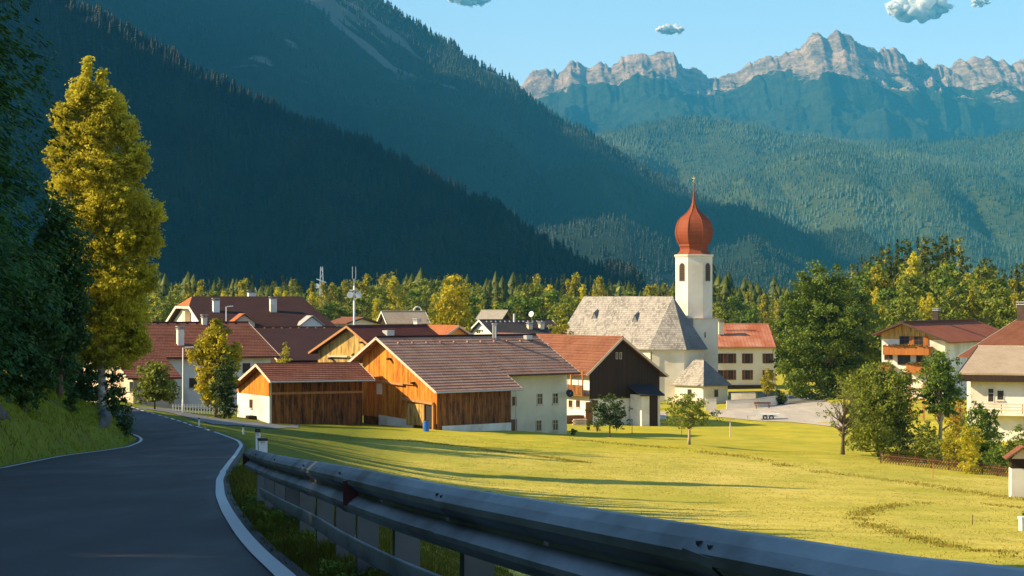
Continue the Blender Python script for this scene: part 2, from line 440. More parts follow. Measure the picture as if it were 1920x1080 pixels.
def gp(px, py, y0=36, y1=600):
    """first point of the ground seen through a pixel"""
    Y = np.geomspace(y0, y1, 900)
    X = (px-960)/F*Y; Z = CZ-(py-HZ)/F*Y
    h = Hg(X, Y)
    k = np.argmax(Z < h)
    if not (Z < h).any(): k = len(Y)-1
    return Vector((X[k], Y[k], h[k]))

def grid_faces(nu, nv):
    a = np.arange((nv-1)*(nu)).reshape(nv-1, nu)[:, :-1].ravel()
    return np.stack([a, a+1, a+nu+1, a+nu], 1)

def ground_material():
    s = NT('meadow_ground'); v = s.pos()
    g1 = s.noise(v, .35, 5, .65); g4 = s.noise(v, 9, 5, .8, (1,.6,1)); g2 = s.noise(v, 2.6, 5, .75, (1,1,.4)); g3 = s.noise(v, .055, 3, .6)
    # long mowing swaths running across the field
    sw = s.noise(v, .5, 3, .6, (.12,1.0,1))
    col = s.mix(s.ramp(g2, 0, 1, .34, .66), (.30,.25,.010), (.62,.50,.06))
    col = s.mix(s.ramp(sw, 0, .6, .45, .62), col, (.64,.52,.09))
    col = s.mix(s.ramp(g1, 0, .55, .5, .68), col, (.36,.31,.010))
    col = s.mix(s.ramp(g4, 0, .85, .46, .66), col, (.70,.60,.20))
    col = s.mix(s.ramp(g4, .8, 0, .34, .47), col, (.17,.15,.012))
    g5 = s.noise(v, .09, 4, .65, (1,.45,1))
    col = s.mix(s.ramp(g5, 0, .55, .46, .62), col, (.27,.28,.012))
    col = s.mix(s.ramp(g5, .4, 0, .30, .44), col, (.66,.50,.14))
    # fresher grass round the houses, beyond and beside the mown part
    sx = s.n('ShaderNodeSeparateXYZ'); s.l(v, sx.inputs[0])
    far = s.math('ADD', sx.outputs[1], s.math('MULTIPLY', g3, 30))
    fresh = s.mix(s.ramp(g1, 0, 1, .38, .62), (.50,.40,.022), (.31,.31,.014))
    fresh = s.mix(s.ramp(g4, 0, .6, .48, .66), fresh, (.22,.24,.012))
    col = s.mix(s.ramp(far, 0, .8, 196, 212), col, fresh)
    lf = s.math('ADD', s.math('ADD', sx.outputs[0], s.math('MULTIPLY', sx.outputs[1], .04)), s.math('MULTIPLY', g1, 5))
    verge = s.mix(s.ramp(g2, 0, 1, .35, .65), (.085,.11,.003), (.19,.20,.006))
    verge = s.mix(s.ramp(g1, 0, .5, .56, .68), verge, (.10,.07,.03))
    col = s.mix(s.ramp(lf, 1, 0, -3.5, 2.5), col, verge)
    h = s.math('ADD', s.math('ADD', s.math('MULTIPLY', g2, .6), g1), s.math('MULTIPLY', g4, .35))
    return s.fin(col, .9, h, .8, .12, 0, .15)
M['ground'] = ground_material()
V = np.stack([GX.ravel(), GY.ravel(), GZ.ravel()], 1)
ground = np_mesh('ground', V, grid_faces(len(gx), len(gy)), M['ground'], smooth=True)
tag(ground, kind='structure')

# ---------------------------------------------------------------- road
def asphalt(name, c1, c2, c3):
    s = NT(name); v = s.pos()
    a = s.noise(v, 34, 3, .7); b = s.noise(v, .6, 4, .6, (1,.18,1)); c = s.noise(v, 3.0, 5, .7)
    col = s.mix(s.ramp(a, 0, 1, .3, .7), c1, c2)
    col = s.mix(s.ramp(b, 0, .8, .42, .62), col, c3)
    col = s.mix(s.ramp(c, 0, .35, .55, .7), col, c1)
    vo = s.n('ShaderNodeTexVoronoi', feature='DISTANCE_TO_EDGE'); vo.inputs['Scale'].default_value = .55
    wv = s.n('ShaderNodeVectorMath', operation='ADD'); ns = s.n('ShaderNodeTexNoise'); ns.inputs['Scale'].default_value = 1.3; s.l(v, ns.inputs['Vector']); s.l(v, wv.inputs[0]); s.l(ns.outputs['Color'], wv.inputs[1]); s.l(wv.outputs[0], vo.inputs['Vector'])
    crack = s.math('MULTIPLY', s.math('LESS_THAN', vo.outputs['Distance'], .007), s.ramp(c, 0, .8, .45, .6))
    col = s.mix(crack, col, (.008,.007,.008))
    return s.fin(col, s.ramp(b, .6, .85, .3, .7), a, .35, .01, 0, .3)
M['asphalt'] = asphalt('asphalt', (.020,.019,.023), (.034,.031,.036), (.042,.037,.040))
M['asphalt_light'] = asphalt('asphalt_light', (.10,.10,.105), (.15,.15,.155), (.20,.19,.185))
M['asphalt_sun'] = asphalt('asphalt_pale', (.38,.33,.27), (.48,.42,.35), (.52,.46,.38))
rs = np.unique(np.concatenate([np.arange(-30, 60, 1.0), np.arange(60, 150, 1.5), np.arange(150, 262, 3)]))
def smooth_edge(E):
    x = np.interp(rs, E[:,1], E[:,0]); d = np.interp(rs, E[:,1], E[:,2])
    for _ in range(3):
        x[1:-1] = (x[:-2]+2*x[1:-1]+x[2:])/4
    return x, CZ-d
xl, zl = smooth_edge(LE); xr, zr_ = smooth_edge(RE)
nu = 13
T = np.linspace(0, 1, nu)
XX = (xl[:,None]-.12)*(1-T) + (xr[:,None]+.10)*T
ZZ = zl[:,None]*(1-T) + zr_[:,None]*T
Vr = np.stack([XX.ravel(), np.repeat(rs, nu), ZZ.ravel()], 1)
Fr = grid_faces(nu, len(rs))
# skirts down the two sides
nb = len(Vr); k = len(rs)
sk = np.concatenate([Vr.reshape(k,nu,3)[:,0]+[-.02,0,-.3], Vr.reshape(k,nu,3)[:,-1]+[.02,0,-.3]])
Vr = np.concatenate([Vr, sk])
ii = np.arange(k-1)
Fr = np.concatenate([Fr, np.stack([nb+ii, ii*nu, (ii+1)*nu, nb+ii+1], 1), np.stack([ii*nu+nu-1, nb+k+ii, nb+k+ii+1, (ii+1)*nu+nu-1], 1)])
tag(np_mesh('road', Vr, Fr, M['asphalt'], smooth=False), kind='structure')

def m_marking():
    s = NT('road_paint'); v = s.pos()
    a = s.noise(v, 9, 5, .75); b = s.noise(v, 40, 2, .5)
    col = s.mix(s.ramp(a, 0, 1, .62, .72), (.50,.54,.54), (.16,.16,.17))
    return s.fin(col, .7, b, .2, .005)
M['marking'] = m_marking()
def marking(name, edge, y0, y1, inset, w, dashes=None, label=None):
    """painted line a few millimetres above the asphalt"""
    sgn = 1 if edge == 'L' else -1
    E_x, E_z = (xl, zl) if edge == 'L' else (xr, zr_)
    ys = np.arange(y0, y1, .5); spans = [(y0, y1)] if dashes is None else [(a, a+dashes[0]) for a in np.arange(y0, y1, dashes[1])]
    m = MB()
    for a, b in spans:
        yy = np.linspace(a, b, max(2, int((b-a)/.6)+2))
        ex = np.interp(yy, rs, E_x); ez = np.interp(yy, rs, E_z)
        tx = np.gradient(ex, yy); L = np.sqrt(1+tx**2)
        base = len(m.v)
        for k in range(len(yy)):
            for off in (inset, inset+w):
                # offset at right angles to the edge
                ox = sgn*off/L[k]; oy = -sgn*off*tx[k]/L[k]
                X_, Y_ = ex[k]+ox, yy[k]+oy
                _, z = road_at(np.array([X_]), np.array([Y_]))
                m.v.append((X_, Y_, float(z[0])+.012))
        for k in range(len(yy)-1):
            q = (base+2*k, base+2*k+2, base+2*k+3, base+2*k+1)
            m.f.append(q if sgn < 0 else q[::-1])
    o = m.build(name, M['marking']); return tag(o, kind='structure')
marking('road_edge_marking', 'R', -20, 136, .02, .155)
marking('road_edge_marking', 'L', -20, 133, .05, .15)
marking('road_dashed_marking', 'R', 139, 206, .05, .18, (3.2, 5.2))

def drape(name, near, far, mat, lift=.06, n=6, kind='structure'):
    """strip between two pixel polylines laid on the ground"""
    m = MB(); rows = []
    def res(pl, cnt):
        pts = [gp(*p) for p in pl]
        t = np.linspace(0, len(pts)-1, cnt)
        return [pts[min(int(a), len(pts)-2)].lerp(pts[min(int(a), len(pts)-2)+1], a-min(int(a), len(pts)-2)) for a in t]
    cnt = max(len(near), len(far))*8
    A = res(near, cnt); B = res(far, cnt)
    V = []
    for a, b in zip(A, B):
        for k in range(n+1):
            p = a.lerp(b, k/n); V.append((p.x, p.y, gz(p.x, p.y)+lift))
    Vn = np.array(V)
    o = np_mesh(name, Vn, grid_faces(n+1, cnt), mat)
    return tag(o, kind=kind)
# ================================================================ foliage
def leafcloud(rg_, lobes, nclump, nleaf, size, spread, up=.3, shell=.45, aspect=.6):
    """leaves gathered in clumps spread through a set of ellipsoid lobes (cx,cy,cz,rx,ry,rz,weight)"""
    lb = np.array(lobes, float); w = lb[:,6]/lb[:,6].sum()
    li = rg_.choice(len(lb), nclump, p=w)
    d = rg_.normal(size=(nclump,3)); d /= np.linalg.norm(d, axis=1, keepdims=True)
    r = rg_.random(nclump)**shell
    c = lb[li,:3] + d*lb[li,3:6]*r[:,None]
    cs = spread*(.6+.8*rg_.random(nclump))
    n = nclump*nleaf
    ci = np.repeat(np.arange(nclump), nleaf)
    g = rg_.normal(size=(n,3)); g /= np.linalg.norm(g,axis=1,keepdims=True)
    off = g*(rg_.random(n)**.4)[:,None]*cs[ci][:,None]*np.array([1,1,.62])
    p = c[ci]+off
    # facing: mostly outward of the clump and up, so that each clump has a lit and a shaded side
    nn = g*1.0 + rg_.normal(size=(n,3))*.75 + (np.array([0,0,up]) if not hasattr(up, '__len__') else np.array(up))
    nn /= np.linalg.norm(nn, axis=1, keepdims=True)
    a = np.cross(nn, rg_.normal(size=(n,3))); a /= np.linalg.norm(a,axis=1,keepdims=True)+1e-9
    b_ = np.cross(nn, a)
    s = size*(.6+.8*rg_.random(n))[:,None]
    V = np.stack([p-a*s, p-b_*s*aspect, p+a*s, p+b_*s*aspect], 1).reshape(-1,3)
    Fq = np.arange(n*4).reshape(n,4)
    ct = rg_.random(nclump)
    t = np.clip(ct[ci]*.65+rg_.random(n)*.35, 0, 1)
    return V, Fq, np.repeat(t, 4)

M['leaf_birch'] = m_leaf('leaf_birch', (.50,.44,.025), (.80,.70,.07), (.34,.30,.012), .5)
M['leaf_yellow'] = m_leaf('leaf_yellow', (0.297,0.270,0.016), (0.540,0.459,0.034), (0.230,0.216,0.016), .35)
M['leaf_gold'] = m_leaf('leaf_gold', (0.390,0.325,0.013), (0.650,0.520,0.026), (0.156,0.169,0.016), .35)
M['leaf_green'] = m_leaf('leaf_green', (.10,.165,.018), (.22,.31,.035), (.07,.12,.014), .3)
M['leaf_dark'] = m_leaf('leaf_dark', (0.046,0.078,0.016), (0.091,0.143,0.026), (0.026,0.052,0.013), .25)
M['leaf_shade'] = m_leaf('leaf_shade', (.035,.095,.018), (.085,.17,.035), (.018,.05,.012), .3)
M['leaf_olive'] = m_leaf('leaf_olive', (.16,.20,.020), (.33,.36,.04), (.11,.14,.02), .33)
M['leaf_flower'] = m_leaf('leaf_flower', (.35,.05,.02), (.45,.33,.03), (.06,.10,.02), .2)
M['needle'] = m_leaf('needle', (0.060,0.090,0.015), (0.135,0.165,0.027), (0.038,0.060,0.015), .15)
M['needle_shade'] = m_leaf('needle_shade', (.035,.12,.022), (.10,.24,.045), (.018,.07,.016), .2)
M['needle_warm'] = m_leaf('needle_warm', (0.180,0.188,0.018), (0.390,0.345,0.033), (0.105,0.120,0.015), .25)
M['grass_blade'] = m_leaf('grass_blade', (0.054,0.077,0.007), (0.153,0.153,0.011), (0.090,0.081,0.011), .3, .8)
M['bank_blade'] = m_leaf('bank_blade', (.13,.18,.006), (.30,.34,.012), (.20,.20,.012), .35, .6)
M['straw'] = m_leaf('straw', (.30,.25,.035), (.48,.40,.08), (.24,.21,.02), .3, .4)

def limb_paths(rg_, h, tips, base_r, lean=(0,0), first=.25):
    """trunk with bent limbs that run out to the given tips"""
    m = MB()
    n = 7; tr = [Vector((lean[0]*t*h + .03*h*math.sin(3*t+lean[0]*9)*t, lean[1]*t*h, h*t-.3*(t == 0))) for t in np.linspace(0, 1, n)]
    m.tube(tr, [base_r*(1-.85*t)*(1.35 if k == 0 else 1) for k, t in enumerate(np.linspace(0,1,n))], 8)
    for tp in tips:
        tp = Vector(tp); f = min(.92, max(first, (tp.z/h)*.62)); a = Vector(tr[0]).lerp(tr[-1], f)
        k = f*(n-1); k0 = int(k); a = tr[k0].lerp(tr[min(k0+1,n-1)], k-k0)
        mid = a.lerp(tp, .5)+Vector((rg_.normal()*.05*h, rg_.normal()*.05*h, -.04*h*rg_.random()))
        r0 = base_r*(1-.85*f)*.6
        m.tube([a, a.lerp(mid,.5)+Vector((0,0,.01*h)), mid, tp], [r0, r0*.75, r0*.5, r0*.15], 5)
    return m

def broadleaf(name, label, cat, base, h, w, leaf, bark, nclump, nleaf, size, lobes=None, seed=1, spread=None, trunk=None, group=None, ntips=10, lean=(0,0), crown0=.25, shell=.45, shape='round', rz=0):
    """tree: lobes in units of the height/width if not given"""
    rg_ = np.random.default_rng(seed)
    e = empty(name, base, rz); tag(e, label, cat, group)
    if lobes is None:
        lobes = []
        for k in range(11):
            t = (k+.5)/11; z = crown0+(1-crown0)*t
            prof = {'round': math.sin(math.pi*min(1,(.12+.86*t)))**.6, 'cone': (1-t)**.7*.95+.1, 'column': math.sin(math.pi*(.08+.84*t))**.4, 'flat': math.sin(math.pi*(.25+.7*t))**.5}[shape]
            a = rg_.random()*6.28; rr_ = w/2*prof*.42
            for j in range(2):
                lobes.append((rr_*math.cos(a+j*3.1), rr_*math.sin(a+j*3.1), z*h, w/2*prof*.62, w/2*prof*.62, (1-crown0)*h/8.0, prof**2+.05))
    V, Fq, t_ = leafcloud(rg_, lobes, nclump, nleaf, size, spread or w*.09, shell=shell)
    pick = rg_.choice(len(V)//4, ntips)
    tips = [V[4*i]*np.array([.8,.8,.96]) for i in pick]
    mt = limb_paths(rg_, h*.86, tips, trunk or h*.02, lean, crown0*.7)
    mt.build('trunk', M[bark], e, True)
    np_mesh('crown', V, Fq, M[leaf], e, t_)
    return e

def conifer_mesh(rg_, h, w, tiers, arms, droop=.35, sub=5, fluff=.5, z0=.08, tw=1.0, nq=3):
    """spruce made of drooping boughs; every bough is a spray of small needle twigs"""
    V = []; T_ = []
    for i in range(tiers):
        t = i/(tiers-1); z = h*(z0+(1-z0)*t**.92)
        R_ = w/2*(1-t)**.85*(.82+.36*rg_.random())+.02*w
        for j in range(arms if t < .8 else max(3, arms//2)):
            a = 2*math.pi*(j+rg_.random()*.8)/arms + i*1.3; ca, sa = math.cos(a), math.sin(a)
            rj = R_*(.55+.62*rg_.random()); tint = rg_.random()
            for k in range(sub):
                f = (k+.6)/sub; r = rj*f; zz = z - droop*rj*f*f + rg_.normal()*.01*h
                s = (fluff*rj/sub+.012*h)*(1.15-.55*f)*tw
                for q in range(nq):
                    an = a+rg_.normal()*.75; ln = s*(1.0+.6*rg_.random())
                    c = np.array([ca*r, sa*r, zz])+rg_.normal(size=3)*s*.35/tw**.8
                    u = np.array([math.cos(an), math.sin(an), -.35-.3*rg_.random()]); v = np.array([-math.sin(an), math.cos(an), rg_.normal()*.3])
                    V += [c-u*ln*.5-v*s*.28, c-u*ln*.4+v*s*.28, c+u*ln, c+u*ln*.45-v*s*.4]
                    T_ += [np.clip(tint*.6+rg_.random()*.4,0,1)]*4
    V = np.array(V)
    return V, np.arange(len(V)).reshape(-1,4), np.array(T_)

def spruce(name, label, base, h, w, leaf, seed, tiers=34, arms=11, sub=6, droop=.35, group=None, z0=.06, cat='tree', fluff=.5, tw=1.0, nq=3):
    rg_ = np.random.default_rng(seed)
    e = empty(name, base, rg_.random()*6); tag(e, label, cat, group)
    m = MB(); m.tube([(0,0,-.4),(0,0,h*.3),(0,0,h*.97)], [h*.016, h*.011, h*.001], 7); m.build('trunk', M['bark'], e, True)
    V, Fq, t_ = conifer_mesh(rg_, h, w, tiers, arms, droop, sub, fluff, z0, tw, nq)
    np_mesh('crown', V, Fq, M[leaf], e, t_)
    return e

def far_conifer(rg_, tiers=6, pts=7):
    """unit-height conifer of ragged skirts for the mass of a distant wood"""
    V = []; Fq = []
    for i in range(tiers):
        t = i/tiers; zt = .12+.88*(t+1.25/tiers) if i < tiers-1 else 1.0; zb = .06+.88*t; r = .19*(1-t)**.8+.012
        V.append((0,0,min(1,zt))); top = len(V)-1
        for j in range(pts*2):
            a = math.pi*j/pts+i*.7; rr_ = r*(1.15 if j%2 else .55)*(.75+.5*rg_.random()); V.append((rr_*math.cos(a), rr_*math.sin(a), zb+(.02 if j%2 else .05)))
        for j in range(pts*2): Fq.append((top, top+1+j, top+1+(j+1)%(pts*2)))
    return np.array(V), np.array(Fq)
def cone_conifer(rg_, n=5):
    V = [(0,0,1)]; Fq = []
    for j in range(n):
        a = 2*math.pi*j/n; V.append((.17*math.cos(a)*(.8+.4*rg_.random()), .17*math.sin(a)*(.8+.4*rg_.random()), .05))
    for j in range(n): Fq.append((0, 1+j, 1+(j+1)%n))
    return np.array(V), np.array(Fq)
def far_round(rg_, n=70, w=.34):
    V, Fq, _ = leafcloud(rg_, [(0,0,.6,w*.8,w*.8,.32,1),(0,0,.35,w,w,.2,.6)], n//5, 5, .075, .11)
    T3 = np.concatenate([Fq[:,[0,1,2]], Fq[:,[0,2,3]]])
    return V, T3

def scatter(name, templates, P_, hh, ww, mat, tints, label=None, cat=None, kind='stuff', seed=0, parent=None):
    """one mesh of many distant trees"""
    rg_ = np.random.default_rng(seed); n = len(P_); ti = rg_.integers(0, len(templates), n)
    Vs = []; Fs = []; Ts = []; base = 0
    for k, (tv, tf) in enumerate(templates):
        idx = np.where(ti == k)[0]
        if not len(idx): continue
        a = rg_.random(len(idx))*6.283; ca, sa = np.cos(a)[:,None], np.sin(a)[:,None]
        x = tv[None,:,0]*ca-tv[None,:,1]*sa; y = tv[None,:,0]*sa+tv[None,:,1]*ca
        h = hh[idx][:,None]; w = (hh*ww)[idx][:,None]
        V = np.stack([x*w+P_[idx,0][:,None], y*w+P_[idx,1][:,None], tv[None,:,2]*h+P_[idx,2][:,None]], 2).reshape(-1,3)
        nv = len(tv)
        f = (tf[None]+(np.arange(len(idx))*nv)[:,None,None]).reshape(-1,3)+base
        Vs.append(V); Fs.append(f); Ts.append(np.repeat(tints[idx], nv)); base += len(V)
    o = np_mesh(name, np.concatenate(Vs), np.concatenate(Fs), mat, parent, np.concatenate(Ts))
    return tag(o, label, cat, kind=kind)
# ================================================================ buildings
class Bld:
    """a building frame: x along the ridge, y away from the camera, z up; pixels are turned into points of its own walls"""
    def __init__(s, name, label, cat, px, py, Y, deg, group=None, z=None):
        p = P(px, py, Y)
        s.z0 = p.z if z is None else z
        s.o = Vector((p.x, p.y, s.z0)); s.a = R(deg)
        s.e = empty(name, s.o, s.a); tag(s.e, label, cat, group)
        s.r = Vector((math.cos(s.a), math.sin(s.a), 0)); s.b = Vector((-s.r.y, s.r.x, 0))
    def _ray(s, px, py):
        d = Vector(((px-960)/F, 1, -(py-HZ)/F)); c = Vector((0,0,CZ))-s.o
        L = lambda q: Vector((q.dot(s.r), q.dot(s.b), q.z))
        return L(c), L(d)
    def at(s, px, py, x=None, y=None, z=None):
        c, d = s._ray(px, py)
        if x is not None: t = (x-c.x)/d.x
        elif y is not None: t = (y-c.y)/d.y
        else: t = (z-c.z)/d.z
        return c+d*t
    def add(s, name, mb, mat, parent=None, label=None, smooth=False):
        o = mb.build(name, M[mat] if isinstance(mat, str) else mat, parent or s.e, smooth)
        if label: o['label'] = label
        return o

def gable_prism(m, x0, x1, prof, zb):
    """closed walls under a roof profile [(y,z) ...] from front to back"""
    n = len(prof)
    (ya, za), (yb, zb2) = prof[0], prof[-1]
    m.poly([(x0,ya,zb),(x1,ya,zb),(x1,ya,za),(x0,ya,za)])
    m.poly([(x1,yb,zb),(x0,yb,zb),(x0,yb,zb2),(x1,yb,zb2)])
    m.poly([(x0,yb,zb),(x0,ya,zb)] + [(x0,y,z) for y, z in prof])
    m.poly([(x1,ya,zb),(x1,yb,zb)] + [(x1,y,z) for y, z in prof[::-1]])
    return m

def pitched(b, x0, x1, A, B_, t=.16, mat='tile_brown', name='roof', courses=0, step=.05, holes=None):
    """one roof plane from eave A=(y,z) to ridge B_=(y,z); optional real tile courses"""
    m = MB()
    y0, z0 = A; y1, z1 = B_
    sl = Vector((0, y1-y0, z1-z0)); L = sl.length; u = sl/L
    n = Vector((0, -(z1-z0), (y1-y0))).normalized()
    if n.z < 0: n = -n
    flip = (y1 < y0)
    def pt(x, v, h): return Vector((x, y0, z0)) + u*v + n*h
    if courses:
        k = max(2, int(L/courses)); dv = L/k
        for i in range(k):
            va, vb = i*dv, (i+1)*dv
            q = [pt(x0,va,step), pt(x1,va,step), pt(x1,vb,0), pt(x0,vb,0)]
            m.poly(q if not flip else q[::-1])
            q = [pt(x0,va,0), pt(x1,va,0), pt(x1,va,step), pt(x0,va,step)]
            m.poly(q if not flip else q[::-1])
        q = [pt(x0,0,0), pt(x0,0,-t), pt(x0,L,-t), pt(x0,L,0)]; m.poly(q[::-1] if not flip else q)
        q = [pt(x1,0,0), pt(x1,0,-t), pt(x1,L,-t), pt(x1,L,0)]; m.poly(q if not flip else q[::-1])
        q = [pt(x0,0,-t), pt(x1,0,-t), pt(x1,L,-t), pt(x0,L,-t)]; m.poly(q[::-1] if not flip else q)
        q = [pt(x0,0,-t), pt(x1,0,-t), pt(x1,0,0), pt(x0,0,0)]; m.poly(q if not flip else q[::-1])
    else:
        q = [pt(x0,0,0), pt(x1,0,0), pt(x1,L,0), pt(x0,L,0)]
        if flip: q = q[::-1]
        m.slab(q, t)
    return b.add(name, m, mat)

def roof(b, x0, x1, front, ridge, back, mat, t=.16, courses=0, trim='trim_light', ridge_mat=None, barge=(True, True), soffit=True, bw=.05):
    r1 = pitched(b, x0, x1, front, ridge, t, mat, courses=courses)
    r2 = pitched(b, x0, x1, back, ridge, t, mat, courses=0)
    m = MB(); m.tube([(x0-.02, ridge[0], ridge[1]-.02), (x1+.02, ridge[0], ridge[1]-.02)], .13, 8)
    b.add('ridge_cap', m, ridge_mat or mat)
    for k, x in enumerate((x0, x1)):
        if not barge[k]: continue
        for e in (front, back):
            s_ = -1 if k == 0 else 1
            m = MB(); d = Vector((0, ridge[0]-e[0], ridge[1]-e[1])).normalized()
            nn = Vector((0, -d.z, d.y)); nn = nn if nn.z > 0 else -nn
            pa = Vector((x+s_*(bw/2+.003), e[0], e[1])) - nn*(t/2-.015); pb = Vector((x+s_*(bw/2+.003), ridge[0], ridge[1])) - nn*(t/2-.015)
            m.bar(pa, pb, bw, t+.07, up=nn)
            b.add('bargeboard', m, trim)
    return r1, r2

def gutter(b, x0, x1, y, z, mat='steel', pipe=None, zb=0.0, wally=None):
    m = MB(); m.tube([(x0, y-.07, z-.1), (x1, y-.07, z-.1)], .075, 8)
    g = b.add('gutter', m, mat)
    if pipe is not None:
        m = MB(); m.tube([(pipe, y-.07, z-.15), (pipe, (wally or y)-.1, z-.7), (pipe, (wally or y)-.1, zb)], .05, 8)
        b.add('downpipe', m, mat)
    return g

def window(b, face, c, w=.9, h=1.2, frame='frame_white', glass='glass', bars=1, sill=True, shut=None, depth=.05, name='window', arch=False):
    """window on a wall plane. face: 'f' wall y=const looking to -y, 'b' to +y, 'l' wall x=const looking to -x, 'r' to +x"""
    ax = {'f': (Vector((1,0,0)), Vector((0,-1,0))), 'b': (Vector((-1,0,0)), Vector((0,1,0))), 'l': (Vector((0,-1,0)), Vector((-1,0,0))), 'r': (Vector((0,1,0)), Vector((1,0,0)))}[face]
    u, n = ax; c = Vector(c); z = Vector((0,0,1))
    def q(m, u0, u1, z0, z1, d0, d1):
        a = c+u*u0+z*z0+n*d0; e = c+u*u1+z*z1+n*d1
        m.box(a.x, e.x, a.y, e.y, a.z, e.z)
    f = .07 if min(w, h) > .6 else .05
    m = MB()
    q(m, -w/2, -w/2+f, -h/2, h/2, -.1, depth); q(m, w/2-f, w/2, -h/2, h/2, -.1, depth)
    q(m, -w/2+f, w/2-f, h/2-f, h/2, -.1, depth-.003); q(m, -w/2+f, w/2-f, -h/2, -h/2+f, -.1, depth-.003)
    for k in range(bars):
        uu = -w/2 + (k+1)*w/(bars+1); q(m, uu-.025, uu+.025, -h/2+f, h/2-f, -.1, depth-.012)
    if h > 1.1: q(m, -w/2+f, w/2-f, h*.14-.02, h*.14+.02, -.1, depth-.016)
    fr = b.add(name, m, frame)
    m = MB(); q(m, -w/2+f, w/2-f, -h/2+f, h/2-f, -.1, .008); o = b.add('pane', m, glass, fr)
    if sill:
        m = MB(); q(m, -w/2-.08, w/2+.08, -h/2-.09, -h/2-.003, -.1, .13); b.add('sill', m, 'trim_light', fr)
    if shut:
        for s_ in (-1, 1):
            m = MB(); a0 = s_*(w/2+.03); a1 = s_*(w/2+w*.52)
            q(m, min(a0,a1), max(a0,a1), -h/2, h/2, .02, .07); b.add('shutter', m, shut, fr)
    return fr

def chimney(b, x, y, z0, z1, w=.6, mat='plaster_white', cap='concrete', d=None):
    d = d or w
    m = MB(); m.box(x-w/2, x+w/2, y-d/2, y+d/2, z0, z1); o = b.add('chimney', m, mat)
    m = MB(); m.box(x-w/2-.08, x+w/2+.08, y-d/2-.08, y+d/2+.08, z1+.003, z1+.1)
    for sx_ in (-1, 1):
        for sy_ in (-1, 1):
            m.box(x+sx_*w*.38-.05, x+sx_*w*.38+.05, y+sy_*d*.38-.05, y+sy_*d*.38+.05, z1+.1, z1+.3)
    m.box(x-w/2-.1, x+w/2+.1, y-d/2-.1, y+d/2+.1, z1+.3, z1+.38)
    b.add('chimney_cap', m, cap, o)
    return o

def roofz(A, B_, y): return A[1]+(B_[1]-A[1])*(y-A[0])/(B_[0]-A[0])

# ---- A: barn house with the orange boarded gable and the cream dwelling at its far end
b = Bld('farmhouse', 'long brown tiled farmhouse with orange boarded gable and cream plastered dwelling end', 'farmhouse', 820, 806, 220, 43.2)
RG, EF, EF2, EB = (8.03, 8.87), (-.98, 3.72), (1.35, 5.05), (12.4, 6.35)
prof = [(0, roofz(EF,RG,0)-.22), (RG[0], RG[1]-.22), (11.2, roofz(EB,RG,11.2)-.22)]
m = MB(); gable_prism(m, 0, 9.76, prof, -1.5); b.add('wall', m, 'wood_old', label='weathered brown board wall of the barn part')
m = MB(); z0 = 1.3
# gable boarding: bright orange boards standing 6 cm proud, above a low white base
yl = 11.25
m.slab([(-.07, yl, 1.0), (-.07, -.02, .55), (-.07, -.02, prof[0][1]-.02), (-.07, RG[0], RG[1]-.26), (-.07, yl, prof[2][1]-.02)], .06, n=(-1,0,0))
b.add('gable_boarding', m, 'wood_orange', label='sunlit orange vertical boards of the gable')
m = MB(); m.slab([(-.12, 8.7, -1), (-.12, 3.5, -1), (-.12, 3.5, .78), (-.12, 8.7, 1.15)], .1, n=(-1,0,0)); b.add('base_course', m, 'plaster_white')
# beams across the gable
def gbeam(p0, p1, w=.22, d=.3, name='beam', mat='beam', x=-.2):
    a = b.at(*p0, x=x); c = b.at(*p1, x=x); mm = MB(); mm.bar(a, c, d, w); return b.add(name, mm, mat)
gbeam((688,712), (757,721)); gbeam((757,719),(776,721), .1, .16); gbeam((752,747),(813,757), .24, .34)
for px in (688, 722, 783):
    a = b.at(px, 700, x=-.12)
# lean-to doors below the lower beam
a = b.at(762, 760, x=-.2); c = b.at(795, 800, x=-.2)
m = MB(); m.box(-.22, -.14, c.y, a.y, .35, b.at(775,757,x=-.2).z); b.add('door', m, 'wood_yellow', label='pale board double door')
a = b.at(797, 760, x=-.2); c = b.at(811, 800, x=-.2)
m = MB(); m.box(-.17, -.13, c.y, a.y, .2, b.at(803,759,x=-.2).z); b.add('door_opening', m, 'black')  # black panel: the darkness of the open doorway put in as colour
for px in (795, 812): 
    a = b.at(px, 758, x=-.25); m = MB(); m.box(-.33,-.17, a.y-.09, a.y+.09, -.5, a.z); b.add('post', m, 'beam')
a = b.at(711, 729, x=-.12); m = MB(); m.box(-.12, -.08, a.y-.42, a.y+.42, a.z-.55, a.z+.55); b.add('signboard', m, 'plaster_white', label='small white panel on the orange boards')
a = b.at(750, 690, x=-.1)
for px, py in ((732,673),(777,718)):
    a = b.at(px, py, x=-.1); m = MB(); m.box(-.55,-.08, a.y-.1, a.y+.1, a.z-.1, a.z+.1); b.add('purlin', m, 'soffit')
# cream dwelling
prof2 = [(2.6, roofz(EF2,RG,2.6)-.2), (RG[0], RG[1]-.25), (11.1, roofz(EB,RG,11.1)-.22)]
m = MB(); gable_prism(m, 9.79, 20.15, prof2, -2.5); b.add('wall', m, 'plaster_cream', label='cream plastered dwelling wall')
m = MB(); m.box(.6, 9.75, -.05, -.003, -1, .35); b.add('base_course', m, 'plaster_white')
for px, py in ((1012,748),(1041,747),(1010,798),(1041,797)):
    c = b.at(px, py, y=2.6); window(b, 'f', (c.x, 2.6, c.z), .82, 1.15, 'trim_light', 'glass', 1)
c = b.at(963, 752, y=2.6); window(b, 'f', (c.x+.1, 2.6, c.z), .6, .9, 'frame_brown')
c = b.at(962, 803, y=2.6); m = MB(); m.box(c.x-.35, c.x+.45, 2.5, 2.62, -1.2, c.z+.9); b.add('door', m, 'frame_brown')
r1 = pitched(b, 10.45, 20.8, EF2, RG, .2, 'tile_brown', courses=.5)
